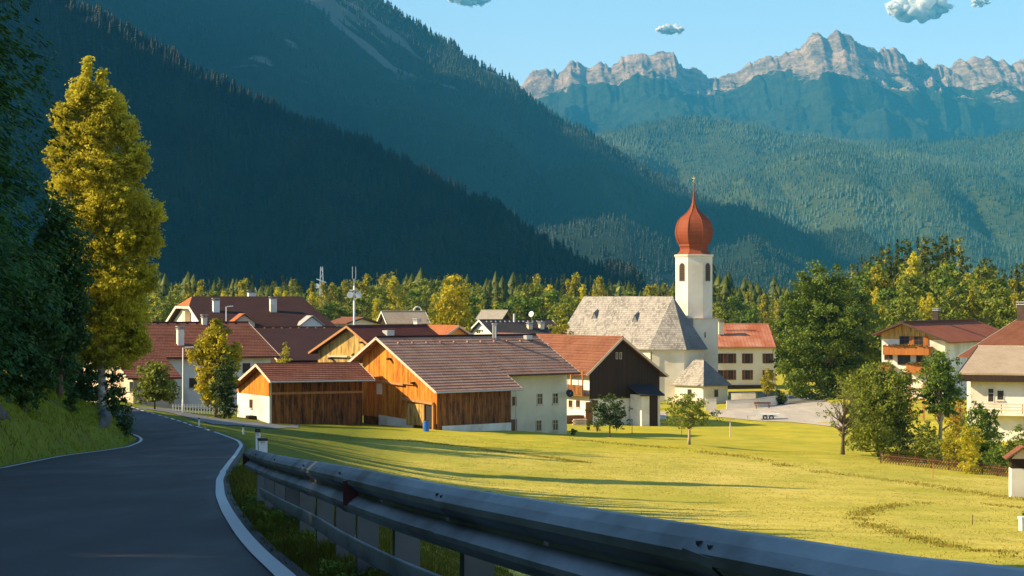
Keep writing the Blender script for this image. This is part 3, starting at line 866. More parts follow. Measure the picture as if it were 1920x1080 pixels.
r1b = pitched(b, -1.0, 10.44, EF, RG, .2, 'tile_brown', courses=.5)
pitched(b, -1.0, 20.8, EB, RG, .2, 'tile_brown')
m = MB(); m.tube([(-1.02, RG[0], RG[1]+.0), (20.82, RG[0], RG[1]+.0)], .15, 8); b.add('ridge_cap', m, 'tile_dark')
def barge(x, e, rg, s_=-1, mat='trim_light', t=.24, w=.06):
    m = MB(); d = Vector((0, rg[0]-e[0], rg[1]-e[1])).normalized(); nn = Vector((0,-d.z,d.y)); nn = nn if nn.z > 0 else -nn
    m.bar(Vector((x+s_*.035, e[0], e[1]))-nn*.08, Vector((x+s_*.035, rg[0], rg[1]))-nn*.08, w, t, up=nn); return b.add('bargeboard', m, mat)
barge(-1.0, EF, RG); barge(-1.0, EB, RG); barge(20.8, EF2, RG, 1); barge(20.8, EB, RG, 1)
yy = (EF2[0], roofz(EF,RG,EF2[0])); barge(10.44, EF, yy, 1)
gutter(b, -1.05, 10.5, EF[0], EF[1]+.02, pipe=9.4, zb=-.6, wally=0)
gutter(b, 10.5, 20.8, EF2[0], EF2[1]+.02, mat='trim_dark')
for k in range(11):                                     # snow-guard tiles just below the ridge
    x = .9+k*1.85; y = RG[0]-1.0; z = roofz(EF,RG,y)
    m = MB(); m.poly([(x-.16,y-.3,z-.14),(x+.16,y-.3,z-.14),(x,y-.2,z+.09)]).poly([(x-.16,y-.3,z-.14),(x,y-.2,z+.09),(x,y+.25,z+.1)]).poly([(x,y-.2,z+.09),(x+.16,y-.3,z-.14),(x,y+.25,z+.1)])
    b.add('vent_tile', m, 'tile_brown')
c = b.at(925, 645, y=RG[0]-.5); x = c.x
for dx in (0, .33):
    m = MB(); m.tube([(x+dx, RG[0]-.5, RG[1]-.5), (x+dx, RG[0]-.5, RG[1]+1.15)], .1, 8); m.lathe([(.16,0),(.16,.12)], 8, (x+dx, RG[0]-.5, RG[1]+1.15)); b.add('flue_pipe', m, 'steel')
m = MB(); m.box(x+4.2, x+5.0, RG[0]-1.1, RG[0]-.6, RG[1]-.45, RG[1]-.02); b.add('roof_hatch', m, 'steel')
farm = b
# satellite dish on the cream wall
def dish(px, py, Y, r, face, label, mat='black', mount=None, name='satellite_dish'):
    p = P(px, py, Y); e = empty(name, p); tag(e, label, 'satellite dish')
    f = Vector(face).normalized(); rot = Vector((0,0,1)).rotation_difference(f).to_matrix().to_4x4()
    m = MB(); m.lathe([(.02,0),(r*.5,.035*r*4),(r*.85,.09*r*4),(r,.13*r*4),(r*.98,.135*r*4),(r*.5,.05*r*4)], 20)
    m.v = [tuple(rot@Vector(v)) for v in m.v]; m.build('reflector', M[mat], e, True)
    m = MB(); a = f*(r*1.0)+Vector((0,0,-.05)); m.tube([f*.05+Vector((0,0,-r*.9)), a], .02, 6); m.box(a.x-.05,a.x+.05,a.y-.05,a.y+.05,a.z-.05,a.z+.05); m.build('feed_arm', M['steel'], e)
    m = MB(); m.tube([(0,0,0)]+[Vector(q)-p for q in mount], .03, 6); m.build('bracket', M['steel'], e)
    return e
cw = b.at(1062, 738, y=2.6)
q = b.o + b.r*cw.x + b.b*2.6 + Vector((0,0,cw.z))
dq = q + Vector((.25,-.75,0))
dish((dq.x/dq.y*F+960), HZ-(dq.z-CZ)/dq.y*F, dq.y, .42, (.35,-.9,.35), 'black round satellite dish on the corner of the cream farmhouse wall', 'black', [q])

# ---- B: small barn with the white walled gable beside the road
b = Bld('barn', 'low brown tiled barn with white walled gable beside the road and long dark board side', 'barn', 505, 795, 220, 25.2)
ap = b.at(480, 683, x=-.8); rg = (ap.y, ap.z); e = b.at(507, 715, x=-.8); ef = (e.y, e.z); e2 = b.at(433, 725, x=-.8); eb = (e2.y, e2.z)
W = b.at(445, 780, x=0).y
prof = [(0, roofz(ef,rg,0)-.2), (rg[0], rg[1]-.2), (W, roofz(eb,rg,W)-.2)]
m = MB(); gable_prism(m, 0, 9.6, prof, -1.5); b.add('wall', m, 'plaster_white')
zs = b.at(500, 742, x=0).z
m = MB(); m.slab([(-.06, W+.02, zs), (-.06, -.02, zs), (-.06, -.02, prof[0][1]), (-.06, rg[0], rg[1]-.22), (-.06, W+.02, prof[2][1])], .05, n=(-1,0,0)); b.add('gable_boarding', m, 'wood_orange')
m = MB(); m.box(.25, 9.62, -.09, -.005, -1.0, prof[0][1]+.02); b.add('side_boarding', m, 'wood_old')
m = MB(); m.box(.1, 9.66, -.2, -.095, b.at(560,737,y=0).z-.1, b.at(560,737,y=0).z+.12); b.add('beam', m, 'beam')
c = b.at(471, 757, x=0); window(b, 'l', (0, c.y, c.z), .9, .85, 'frame_brown', 'glass_dim')
c = b.at(470, 783, x=-.4); m = MB(); m.box(-.7, -.05, c.y-.7, c.y+.7, -.5, c.z+.2); b.add('cellar_hatch', m, 'wood_dark')
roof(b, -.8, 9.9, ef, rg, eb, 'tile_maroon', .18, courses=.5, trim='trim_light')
gutter(b, -.85, 9.9, ef[0], ef[1]+.02)

# ---- C: barn with the pale yellow boarded gable
b = Bld('barn', 'dark maroon roofed barn with pale yellow boarded gable behind the two roadside roofs', 'barn', 649.6, 760, 262, 48.6)
ap = b.at(649.6, 611, x=0); rg = (ap.y, ap.z); e = b.at(700, 653, x=0); ef = (e.y-1.2, e.z-.72); e2 = b.at(578, 661, x=0); eb = (e2.y, e2.z)
zz = roofz(ef, rg, ef[0])
prof = [(ef[0]+.9, roofz(ef,rg,ef[0]+.9)-.2), (rg[0], rg[1]-.2), (eb[0]-.8, roofz(eb,rg,eb[0]-.8)-.2)]
Lr = b.at(800, 607, y=rg[0]).x
m = MB(); gable_prism(m, .8, Lr-.5, prof, -1.5); b.add('wall', m, 'wood_yellow')
roof(b, 0, Lr, ef, rg, eb, 'tile_wine', .18, trim='beam')
c = b.at(640, 668, x=.7); m = MB(); m.box(.5,.78, c.y-2.0, c.y+2.0, c.z-.1, c.z+.1); b.add('beam', m, 'trim_light')
for px, py in ((622,672),(681,642)):
    c = b.at(px, py, x=.75); m = MB(); m.box(.2,.78,c.y-.12,c.y+.12,c.z-.12,c.z+.12); b.add('purlin', m, 'soffit')
c = b.at(726, 638, y=rg[0]-1.5); m = MB(); m.box(c.x-.6, c.x+.6, rg[0]-2.1, rg[0]-1.3, rg[1]-1.25, rg[1]-.55); b.add('skylight', m, 'steel')

# ---- D: large red brown farmhouse at the left
b = Bld('farmhouse', 'wide red brown tiled farmhouse with pinkish plaster gable behind the roadside lamp', 'farmhouse', 240, 750, 245, 25)
ap = b.at(162, 606, x=-.8); rg = (ap.y, ap.z); e = b.at(240, 709, x=-.8); ef = (e.y, e.z)
xr_ = b.at(465, 606, y=rg[0]).x
e2 = b.at(525, 677, x=xr_); ef2 = (e2.y, roofz(ef, rg, e2.y)); eb = (rg[0]*2-ef2[0], ef2[1])
xm = b.at(341, 707, y=ef[0]).x
prof = [(ef[0]+.8, roofz(ef,rg,ef[0]+.8)-.2), (rg[0], rg[1]-.2), (eb[0]-.8, ef2[1]+.2)]
m = MB(); gable_prism(m, 0, xm-.6, prof, -1.5); b.add('wall', m, 'plaster_pink')
y2 = ef2[0]+.9; prof = [(y2, roofz(ef,rg,y2)-.2), (rg[0], rg[1]-.22), (eb[0]-.82, ef2[1]+.18)]
m = MB(); gable_prism(m, xm-.58, xr_-.8, prof, -1.5); b.add('wall', m, 'plaster_white')
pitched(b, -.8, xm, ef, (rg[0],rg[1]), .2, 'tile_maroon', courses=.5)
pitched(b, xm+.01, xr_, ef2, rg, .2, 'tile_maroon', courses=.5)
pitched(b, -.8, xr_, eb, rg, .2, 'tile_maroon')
m = MB(); m.tube([(-.82, rg[0], rg[1]), (xr_+.02, rg[0], rg[1])], .15, 8); b.add('ridge_cap', m, 'tile_dark')
for k in range(14):
    x = 1.5+k*(xr_-2)/14; y = rg[0]-.5; z = roofz(ef,rg,y)
    m = MB(); m.box(x-.1, x+.1, y-.12, y+.12, z-.05, z+.12); b.add('vent_tile', m, 'tile_dark')
barge(-.8, ef, rg, -1, 'trim_light'); barge(xr_, ef2, rg, 1, 'trim_light'); barge(-.8, eb, rg, -1)
c = b.at(383, 612, y=rg[0]-.6); chimney(b, c.x, rg[0]-.6, rg[1]-.6, b.at(383,596,y=rg[0]-.6).z, .55, 'plaster_white')
ych = rg[0]*.5; zc = roofz(ef, rg, ych); c = b.at(338, 650, y=ych); chimney(b, c.x, ych, zc-.6, zc+1.7, .7, 'plaster_white')
for px, py in ((215,690),(200,725),(222,735)):
    c = b.at(px, py, x=0); window(b, 'l', (0, c.y, c.z), .9, 1.1, 'frame_brown', 'glass_dim')
for px in (250, 300, 322): 
    c = b.at(px, 725, y=ef[0]+.8); window(b, 'f', (c.x, ef[0]+.8, c.z), .9, 1.1, 'frame_white')
for px, py in ((362,718),(400,718),(440,716),(480,700),(462,690),(430,690)):
    c = b.at(px, py, y=y2); window(b, 'f', (c.x, y2, c.z), .9, 1.1, 'frame_brown', 'glass_dim')
m = MB(); c = b.at(300, 735, y=ef[0]+.7); 

# ---- E: big dark roof with the white half-hipped gable
b = Bld('guesthouse', 'large guesthouse under a dark brown roof with a white half-hipped gable and dormers', 'guesthouse', 340, 700, 330, 18.8)
L1 = b.at(354, 574, x=0); L2 = b.at(330.6, 572.4, x=0); rr = L1.z
ym = (L1.y+L2.y)/2
A_r = b.at(360, 555.6, y=ym); rgz = A_r.z; hx = A_r.x
D_r = b.at(565, 557, y=ym); rx = D_r.x
s1 = (rgz-rr)/(ym-L1.y); zf = -1.0+6.0; yf = ym-(rgz-zf)/s1; yb = 2*ym-yf; yk = ym-(rgz-b.at(367,605,x=0).z)/s1; E_r = b.at(622, 612, y=yk); E_r.x = rx+(E_r.x-rx)*(ym-yf)/(ym-yk)-2
tt = .25
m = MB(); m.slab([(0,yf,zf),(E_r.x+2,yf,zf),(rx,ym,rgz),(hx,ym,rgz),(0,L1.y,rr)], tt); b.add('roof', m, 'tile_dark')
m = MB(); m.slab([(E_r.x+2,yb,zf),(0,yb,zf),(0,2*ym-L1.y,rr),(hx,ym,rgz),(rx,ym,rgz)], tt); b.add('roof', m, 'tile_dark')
m = MB(); m.slab([(0,2*ym-L1.y,rr),(0,L1.y,rr),(hx,ym,rgz)], tt); b.add('roof_hip', m, 'tile_orange', label='sunlit orange half-hip')  # far brighter tile than the other faces: sunlight put into the colour
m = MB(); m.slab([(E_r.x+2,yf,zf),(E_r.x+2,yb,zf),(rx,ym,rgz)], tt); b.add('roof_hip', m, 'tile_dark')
m = MB(); x1_ = E_r.x+1.2
pr = [(yf+.5, zf+.1), (L1.y+.05, rr-.3), (2*ym-L1.y-.05, rr-.3), (yb-.5, zf+.1)]
m.poly([(.9,pr[3][0],-2),(.9,pr[0][0],-2)]+[(.9,y,z) for y,z in pr])
m.poly([(.9,pr[0][0],-2),(x1_,pr[0][0],-2),(x1_,pr[0][0],zf+.1),(.9,pr[0][0],zf+.1)]); m.poly([(x1_,pr[0][0],-2),(x1_,pr[3][0],-2),(x1_,pr[3][0],zf),(x1_,pr[0][0],zf)])
b.add('wall', m, 'plaster_white')
for sgn in (1, -1):
    ya, yb_ = (yf, L1.y) if sgn == 1 else (yb, 2*ym-L1.y)
    m = MB(); m.bar((-.06, ya, zf-.12), (-.06, yb_, rr-.12), .1, .38, up=(0,-1*sgn,.6)); b.add('bargeboard', m, 'frame_white')
m = MB(); m.bar((-.07, L1.y, rr-.2), (-.07, 2*ym-L1.y, rr-.2), .12, .3); b.add('bargeboard', m, 'frame_white')
c = b.at(345, 592, x=.9); window(b, 'l', (.9, c.y, c.z), 1.2, 1.4, 'frame_brown', 'glass')
m = MB(); c = b.at(347, 586, x=0); m.box(.0, .85, ym-1.9, ym+.1, c.z-2.6, c.z+.2); b.add('balcony_wall', m, 'plaster_pink')
for px, top, bot, yy in ((405,560,575,.45),(512,557,574,.45)):
    yq = ym-(rgz-zf)/s1*.35; zq = rgz-(ym-yq)*s1; c = b.at(px, bot, y=yq); chimney(b, c.x, yq, zq-.4, b.at(px, top, y=yq).z-.3, .9, 'plaster_white')
c = b.at(472, 550, y=ym+1); chimney(b, c.x, ym+1, rgz-2, b.at(472,549,y=ym+1).z, 1.1, 'plaster_white')
def dormer(px, py, w, matw, matr, d=3.0):
    yq = ym-(rgz-zf)/s1*.72; c = b.at(px, py, y=yq); x, z = c.x, c.z
    m = MB(); m.poly([(x-w,yq,z-1.0),(x+w,yq,z-1.0),(x+w,yq,z-.15),(x,yq,z+.9),(x-w,yq,z-.15)]); m.poly([(x-w,yq+d,z-1),(x-w,yq,z-1),(x-w,yq,z-.15),(x-w,yq+d,z-.15)]); m.poly([(x+w,yq,z-1),(x+w,yq+d,z-1),(x+w,yq+d,z-.15),(x+w,yq,z-.15)])
    o = b.add('dormer', m, matw)
    m = MB()
    m.slab([(x-w-.25,yq-.3,z-.3),(x,yq-.3,z+1.05),(x,yq+d,z+1.05),(x-w-.25,yq+d,z-.3)][::-1], .12); m.slab([(x+w+.25,yq-.3,z-.3),(x,yq-.3,z+1.05),(x,yq+d,z+1.05),(x+w+.25,yq+d,z-.3)], .12)
    b.add('dormer_roof', m, matr, o)
dormer(585, 607, 1.5, 'frame_white', 'concrete'); dormer(458, 603, 1.5, 'plaster_pink', 'tile_orange')
m = MB(); c = b.at(302, 600, x=3); m.box(-5.2, 0, c.y, c.y+.4, c.z-3, c.z+.1); b.add('annex_wall', m, 'plaster_orange')

# ---- F and the smaller roofs behind
def simple_house(name, label, cat, px, py, Y, deg, ridge_px, rake, length_px, roofmat, wallmat, trim='trim_light', ov=.6, base=-1.0, wins=(), Wx=None, t=.16, right=False, courses=0):
    """gable house whose visible gable stands on x=0; ridge_px=(x,y) apex, rake=(x,y) front eave of that gable, length_px=(x) far ridge end"""
    bb = Bld(name, label, cat, px, py, Y, deg)
    ap = bb.at(*ridge_px, x=0); rg = (ap.y, ap.z); e = bb.at(*rake, x=0); ef = (e.y, e.z)
    L = bb.at(length_px, ridge_px[1], y=rg[0]).x
    eb = (2*rg[0]-ef[0], ef[1])
    s_ = 1 if L > 0 else -1
    x0, x1 = (0, L) if L > 0 else (L, 0)
    prof = [(ef[0]+ov, roofz(ef,rg,ef[0]+ov)-.2), (rg[0], rg[1]-.2), (eb[0]-ov, roofz(eb,rg,eb[0]-ov)-.2)]
    m = MB(); gable_prism(m, x0+ov, x1-ov, prof, base-bb.z0+ (0)); bb.add('wall', m, wallmat)
    roof(bb, x0, x1, ef, rg, eb, roofmat, t, trim=trim, courses=courses)
    return bb, rg, ef, eb, x0, x1
hb = simple_house('barn', 'dark brown roofed barn between the red brown farmhouse and the yellow boarded gable', 'barn', 487, 700, 287, 18, (470,614), (521,676), 660, 'tile_dark', 'wood_dark', 'trim_light')
b, rg, ef = hb[0], hb[1], hb[2]
for k in range(8):
    x = b.at(497+k*16, 616, y=rg[0]-.4).x; m = MB(); m.box(x-.12,x+.12,rg[0]-.6,rg[0]-.3,rg[1]-.25,rg[1]+.0); b.add('vent_tile', m, 'tile_brown')
hb = simple_house('cottage', 'small cottage with orange red roof at the foot of the antenna mast', 'cottage', 668, 680, 350, -40, (682,595.5), (650,606), 640, 'tile_red', 'plaster_cream', 'trim_dark')
hb = simple_house('cottage', 'cottage with steep pale beige roof and white gable trim before the wood', 'cottage', 715, 680, 380, 24, (715,583.5), (725,607), 797, 'tile_beige', 'wood_dark', 'frame_white', .5)
b, rg = hb[0], hb[1]
c = b.at(785, 586, y=rg[0]+1); m = MB(); m.tube([(c.x-.7,rg[0]+1.5,rg[1]-1)]+[(c.x-.7*math.cos(a),rg[0]+1.5,rg[1]+.0+.75*math.sin(a)) for a in np.linspace(0,math.pi,9)]+[(c.x+.7,rg[0]+1.5,rg[1]-1)], .12, 6); b.add('arched_vent', m, 'frame_white')
hb = simple_house('cottage', 'cottage with bright orange roof and smoking white chimney behind the long farmhouse roof', 'cottage', 860, 700, 286, -48, (861,611), (825,636), 803, 'tile_orange', 'plaster_orange', 'trim_light')
b, rg, ef = hb[0], hb[1], hb[2]
c = b.at(785, 622, y=rg[0]-1); chimney(b, hb[4]-1.2, rg[0]-.8, rg[1]-3, rg[1]+.5, .7, 'plaster_white', 'steel')
m = MB(); c = b.at(800, 632, y=ef[0]); m.slab([(hb[4]-3.5,ef[0]-.2,ef[1]-.1),(hb[4]-.05,ef[0]-.2,ef[1]-.1),(hb[4]-.05,rg[0]-.6,rg[1]-.5),(hb[4]-3.5,rg[0]-.6,rg[1]-.5)], .15); b.add('annex_roof', m, 'tile_orange')
m = MB(); m.box(hb[4]-3.2,hb[4]-.1,ef[0]+.4,rg[0],-2,ef[1]-.1); b.add('annex_wall', m, 'wood_brown')
c = b.at(876, 626, x=.05); window(b, 'r', (-.6, rg[0], rg[1]-2.0), 1.8, 1.0, 'frame_brown', 'glass_dim')
hb = simple_house('cottage', 'cottage with pale grey roof and dark open gable above the slate roof', 'cottage', 953, 680, 400, -32, (953,582), (941,600), 902, 'tile_grey', 'wood_dark', 'trim_dark')
hb = simple_house('cottage', 'long house with dark slate roof and white verge behind the farmhouse flue pipes', 'house', 900, 690, 330, 27, (898,600), (935,640), 1034, 'tile_slate', 'plaster_white', 'frame_white', .6)
b, rg, ef = hb[0], hb[1], hb[2]
for px, py in ((993,613),(1015,612)):
    yq = rg[0]-2.6; zq = roofz(ef,rg,yq); c = b.at(px, py, y=yq); chimney(b, c.x, yq, zq-.6, c.z+.3, .65, 'plaster_cream', 'steel')
c = b.at(964, 607, y=rg[0]-.6); m = MB(); m.tube([(c.x,rg[0]-.6,rg[1]-.6),(c.x,rg[0]-.6,rg[1]+.9)], .16, 8); b.add('flue_pipe', m, 'frame_white')
for k in range(13):
    x = b.at(912+k*8.6, 602, y=rg[0]-.4).x; m = MB(); m.box(x-.1,x+.1,rg[0]-.7,rg[0]-.45,rg[1]-.35,rg[1]-.12); b.add('vent_tile', m, 'concrete')
dp = P(997.5, 589.5, 327.5)
dish(997.5, 589.5, 327.5, .42, (-.5,-.8,.25), 'white satellite dish on a pole above the dark slate roof', 'white_paint', [P(997.5, 606, 327.8)])

# ---- N: barn with the large dark brown gable
b = Bld('barn', 'broad barn with rust red roof and very dark boarded gable over white ground floor', 'barn', 1168, 783, 262, -62.7)
ap = b.at(1168, 632, x=0); rg = (ap.y, ap.z); e = b.at(1099, 704, x=0); ef = (e.y, e.z); e2 = b.at(1254, 705, x=0); eb = (e2.y, e2.z)
L0 = b.at(934, 625, y=rg[0]).x
yw0, yw1 = ef[0]+.9, eb[0]-.9
prof = [(yw0, roofz(ef,rg,yw0)-.2), (rg[0], rg[1]-.2), (yw1, roofz(eb,rg,yw1)-.2)]
m = MB(); gable_prism(m, L0+.8, -.8, prof, -1.5); b.add('wall', m, 'plaster_white')
zl = b.at(1110, 748, x=-.7).z; zr2 = b.at(1235, 745, x=-.7).z
m = MB(); m.slab([(-.66, yw0-.04, zl), (-.66, yw1+.04, zl), (-.66, yw1+.04, prof[2][1]), (-.66, rg[0], rg[1]-.22), (-.66, yw0-.04, prof[0][1])], .12, n=(1,0,0)); b.add('gable_boarding', m, 'wood_dark', label='very dark vertical boards of the gable')
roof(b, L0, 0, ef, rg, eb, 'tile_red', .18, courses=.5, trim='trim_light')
for px in (1157, 1164):
    c = b.at(px, 667, x=-.6); window(b, 'r', (-.66, c.y, c.z), .28, .8, 'trim_light', 'glass_dim', 0, False)
for k in range(5):
    for j in range(9):
        y = ef[0]+1.2+(rg[0]-ef[0]-2)*k/5; x = L0+2+j*(-L0-3)/9+(k%2)*1.2
        pass
# wooden balcony on the sunny side
zb_ = b.at(1075, 738, y=yw0).z
m = MB(); m.box(-9, -.85, yw0-.9, yw0-.02, zb_-.15, zb_); b.add('balcony_floor', m, 'wood_brown')
m = MB(); m.box(-9, -.85, yw0-.95, yw0-.9, zb_, zb_+1.1); b.add('balcony_boards', m, 'wood_old')
for x in (-8.9,-6.3,-3.7,-.95): m = MB(); m.box(x-.08,x+.08,yw0-.9,yw0-.76,zb_-.1,prof[0][1]-.1); b.add('post', m, 'beam')
for px, py in ((1084,757),(1070,757)):
    c = b.at(px, py, y=yw0); window(b, 'f', (c.x, yw0, c.z), .9, .8, 'frame_brown', 'glass')
c = b.at(1115, 757, x=-.8); window(b, 'r', (-.8, c.y, c.z), .8, .8, 'frame_brown', 'glass')
c = b.at(1104, 770, x=-.8); m = MB(); m.box(-.8,-.7,c.y-.45,c.y+.45,-.9,c.z+1.0); b.add('door', m, 'wood_brown')
c = b.at(965, 634, y=rg[0]-2.2); zq = roofz(ef,rg,rg[0]-2.2)
for px, py in ((975,632),(1014,643)):
    yq = ef[0]+ (rg[0]-ef[0])*(.8 if px < 1000 else .6); zq = roofz(ef,rg,yq); c = b.at(px, py, y=yq); m = MB(); m.slab([(c.x-.9,yq-1,zq-.1),(c.x+.9,yq-1,zq-.1),(c.x+.7,yq+.8,zq+.75),(c.x-.7,yq+.8,zq+.75)], .5); b.add('roof_vent', m, 'tile_grey')
barnN = b
# lean-to with its own dark roof against the gable
z1 = b.at(1185,722,x=.5).z; z2 = b.at(1230,735,x=3).z
ya = b.at(1203,765,x=2.0).y; yb2 = b.at(1238,768,x=2.0).y
m = MB(); m.slab([(2.4, ya-.4, z1-1.1), (2.4, yb2+.4, z1-1.1), (-.5, yb2+.4, z1), (-.5, ya-.4, z1)], .14); b.add('porch_roof', m, 'tile_slate')
ym_ = ya+(yb2-ya)*.42
m = MB(); m.box(-.6, 2.0, ya, ya+.3, -1.5, z1-1.1); m.box(1.7, 1.99, ya+.31, ym_, -1.5, z1-1.15); m.box(-.6,2.0,yb2-.3,yb2,-1.5,z1-1.1); b.add('porch_wall', m, 'plaster_white')
m = MB(); m.box(1.6, 1.9, ym_+.01, yb2-.31, -1.5, z1-1.2); b.add('garage_door', m, 'wood_dark')
# timber stack, pallets
def pile(name, label, cat, px, py, Y, w, d, h, mat, ang, nb=6):
    e = empty(name, P(px, py, Y), R(ang)); tag(e, label, cat)
    e.location.z = gz(e.location.x, e.location.y)
    for k in range(nb):
        m = MB(); z = h*k/nb; rr_ = random.uniform(-.15,.15)
        for j in range(5): m.box(-w/2+rr_, w/2+rr_, -d/2+j*d/5, -d/2+(j+.75)*d/5, z+.05, z+h/nb-.02)
        m.box(-w/2*.8,-w/2*.8+.1,-d/2,d/2,z-.01,z+.045); m.box(w/2*.7,w/2*.7+.1,-d/2,d/2,z-.01,z+.045)
        m.build('board_layer', mat, e)
    return e
pile('timber_stack', 'stack of sawn boards against the white wall under the wooden balcony', 'timber stack', 1075, 785, 262, 2.6, 1.2, 1.0, M['wood_brown'], 30)
pile('pallet_stack', 'low stack of pale pallets in front of the sawn boards', 'pallets', 1088, 790, 259, 1.5, 1.0, .7, M['trim_light'], 5, 4)

# ---- church
ch = Bld('church', 'white village church with shingled nave roof and red onion dome on its tower', 'church', 1095, 745, 342, -41.3)
b = ch
rgz = b.at(1095, 554, x=0, ).z; c0 = b.at(1095, 554, x=0); y_r = c0.y
Lr = b.at(1262, 557.5, y=y_r).x; rgz = (rgz+b.at(1262,557.5,y=y_r).z)/2
ze = 5.9-b.z0
W_h = 5.9; a_, b_ = 4.4, 2.6
yf, yb = y_r-W_h, y_r+W_h
def flare(p0, p1, f=.22):      # slight kick at the eaves
    return p0
x0 = -1.2
mk = [('roof', 'shingle', [(x0,yf,ze),(Lr,yf,ze),(Lr,y_r,rgz),(0,y_r,rgz)]),
      ('roof', 'shingle', [(Lr,yb,ze),(x0,yb,ze),(0,y_r,rgz),(Lr,y_r,rgz)]),
      ('roof_hip', 'shingle', [(Lr,yf,ze),(Lr+a_,y_r-b_,ze),(Lr,y_r,rgz)]),
      ('roof_hip', 'shingle_shaded', [(Lr+a_,y_r-b_,ze),(Lr+a_,y_r+b_,ze),(Lr,y_r,rgz)]),  # faces away from the sun get their shade from the darker copy
      ('roof_hip', 'shingle_shaded', [(Lr+a_,y_r+b_,ze),(Lr,yb,ze),(Lr,y_r,rgz)]),
      ('roof_hip', 'shingle', [(x0,yb,ze),(x0,yf,ze),(0,y_r,rgz)])]
for nm, mt, pts in mk:
    m = MB(); m.slab(pts, .12); b.add(nm, m, mt)
poly = [(x0+.7,yf+.6),(Lr-.1,yf+.6),(Lr+a_-.6,y_r-b_+.2),(Lr+a_-.6,y_r+b_-.2),(Lr-.1,yb-.6),(x0+.7,yb-.6)]
def ring(pl, z0, z1, mat, name, off=0):
    m = MB()
    n = len(pl); cxm = sum(p[0] for p in pl)/n; cym = sum(p[1] for p in pl)/n
    pl = [(p[0]+off*(1 if p[0]>cxm else -1), p[1]+off*(1 if p[1]>cym else -1)) for p in pl]
    for k in range(n):
        a, c = pl[k], pl[(k+1)%n]; m.poly([(*a,z0),(*c,z0),(*c,z1),(*a,z1)])
    if name != 'wall': m.poly([(*p,z1) for p in pl]); m.poly([(*p,z0) for p in pl[::-1]])
    return b.add(name, m, mat)
ring(poly, -2, ze+.35, 'plaster_church', 'wall'); ring(poly, ze-.32, ze-.06, 'plaster_church', 'cornice', .18)
# roof hatches
for px, py in ((1118,591),(1194,596)):
    # main front plane: find the point on it
    t_ = (558-py)/(558-655.0); yq = y_r + (yf-y_r)*abs(py-556)/100*1.0
    zq = rgz+(ze-rgz)*(y_r-yq)/W_h
    c = b.at(px, py, y=yq); x = c.x
    m = MB(); m.poly([(x-.55,yq-.5,zq-.8),(x+.55,yq-.5,zq-.8),(x,yq-.5,zq+.25)]); m.poly([(x-.6,yq-.55,zq-.85),(x,yq-.55,zq+.32),(x,yq+.5,zq+.9),(x-.3,yq,zq)]); m.poly([(x,yq-.55,zq+.32),(x+.6,yq-.55,zq-.85),(x+.3,yq,zq),(x,yq+.5,zq+.9)])
    b.add('roof_hatch', m, 'shingle_shaded')
# choir window and downpipe
pa = Vector((Lr-.1,yf+.6,0)); pb = Vector((Lr+a_-.6,y_r-b_+.2,0))
def wall_box(p0, p1, f, w, z0, z1, mat, name, d=.06, arch=False):
    d_ = (p1-p0).normalized(); n_ = Vector((d_.y,-d_.x,0)); c = p0.lerp(p1, f)
    m = MB(); pts = [c-d_*w/2+Vector((0,0,z0)), c+d_*w/2+Vector((0,0,z0)), c+d_*w/2+Vector((0,0,z1))]
    if arch:
        pts += [c+d_*(w/2*math.cos(t))+Vector((0,0,z1+w/2*math.sin(t))) for t in np.linspace(0,math.pi,9)[1:-1]]
    pts += [c-d_*w/2+Vector((0,0,z1))]
    m.slab([p+n_*d for p in pts], d+.02, n=n_); return b.add(name, m, mat)
pw = Vector((x0+.7,yf+.6,0))
f0 = wall_box(pw, pa, .93, 1.5, 2.4, 5.2, 'trim_light', 'window', .05, True); f1 = wall_box(pw, pa, .93, 1.2, 2.5, 5.1, 'glass', 'pane', .07, True); f1.parent = f0
f0 = wall_box(pw, pa, .62, 1.5, 2.4, 5.2, 'trim_light', 'window', .05, True); f1 = wall_box(pw, pa, .62, 1.2, 2.5, 5.1, 'glass', 'pane', .07, True); f1.parent = f0
q = pa + Vector((.3,-.1,0)); m = MB(); m.tube([(q.x,q.y,-1),(q.x,q.y,ze-.3)], .07, 6); b.add('downpipe', m, 'trim_dark')
# tower: octagon with a front face towards the road, broad block below, onion dome
def L(px, py, Y):
    p = P(px, py, Y)-b.o; return Vector((p.dot(b.r), p.dot(b.b), p.z))
TY = 336.0; k_ = F/TY
tc = L(1301, 750, TY); zt = L(1301, 478, TY).z
Rt = 33.5/k_/math.cos(R(22.5))
m = MB(); rot = R(22.5)-b.a
prof = [(Rt,-2),(Rt,zt)]; m.lathe(prof, 8, (tc.x,tc.y,0), rot); tw = b.add('tower', m, 'plaster_church')
m = MB(); m.lathe([(Rt*1.0,zt-.35),(Rt*1.05,zt-.25),(Rt*1.07,zt+.02),(Rt*1.0,zt+.05)], 8, (tc.x,tc.y,0), rot); b.add('tower_cornice', m, 'plaster_church', tw)
def dz(py): return L(1301, py, TY).z
dome = [(33.5,479),(33,477.5),(30,474),(27,470.5),(25.8,467),(26.5,464),(28.5,461.5),(28,458.5),(31,453.5),(33.6,447.5),(35.2,441),(35.6,434),(34.8,427),(32.8,419.5),(30,413.5),(25.5,408),(19.5,403.5),(14.2,399.2),(10,394.5),(7,390),(4.8,384.5),(3.2,378),(2.2,370),(1.5,358),(1,346),(.7,341)]
m = MB(); m.lathe([(r/k_/math.cos(R(22.5))*.95, dz(y)) for r, y in dome], 8, (tc.x,tc.y,0), rot); dm = b.add('onion_dome', m, 'copper_red')
m = MB()
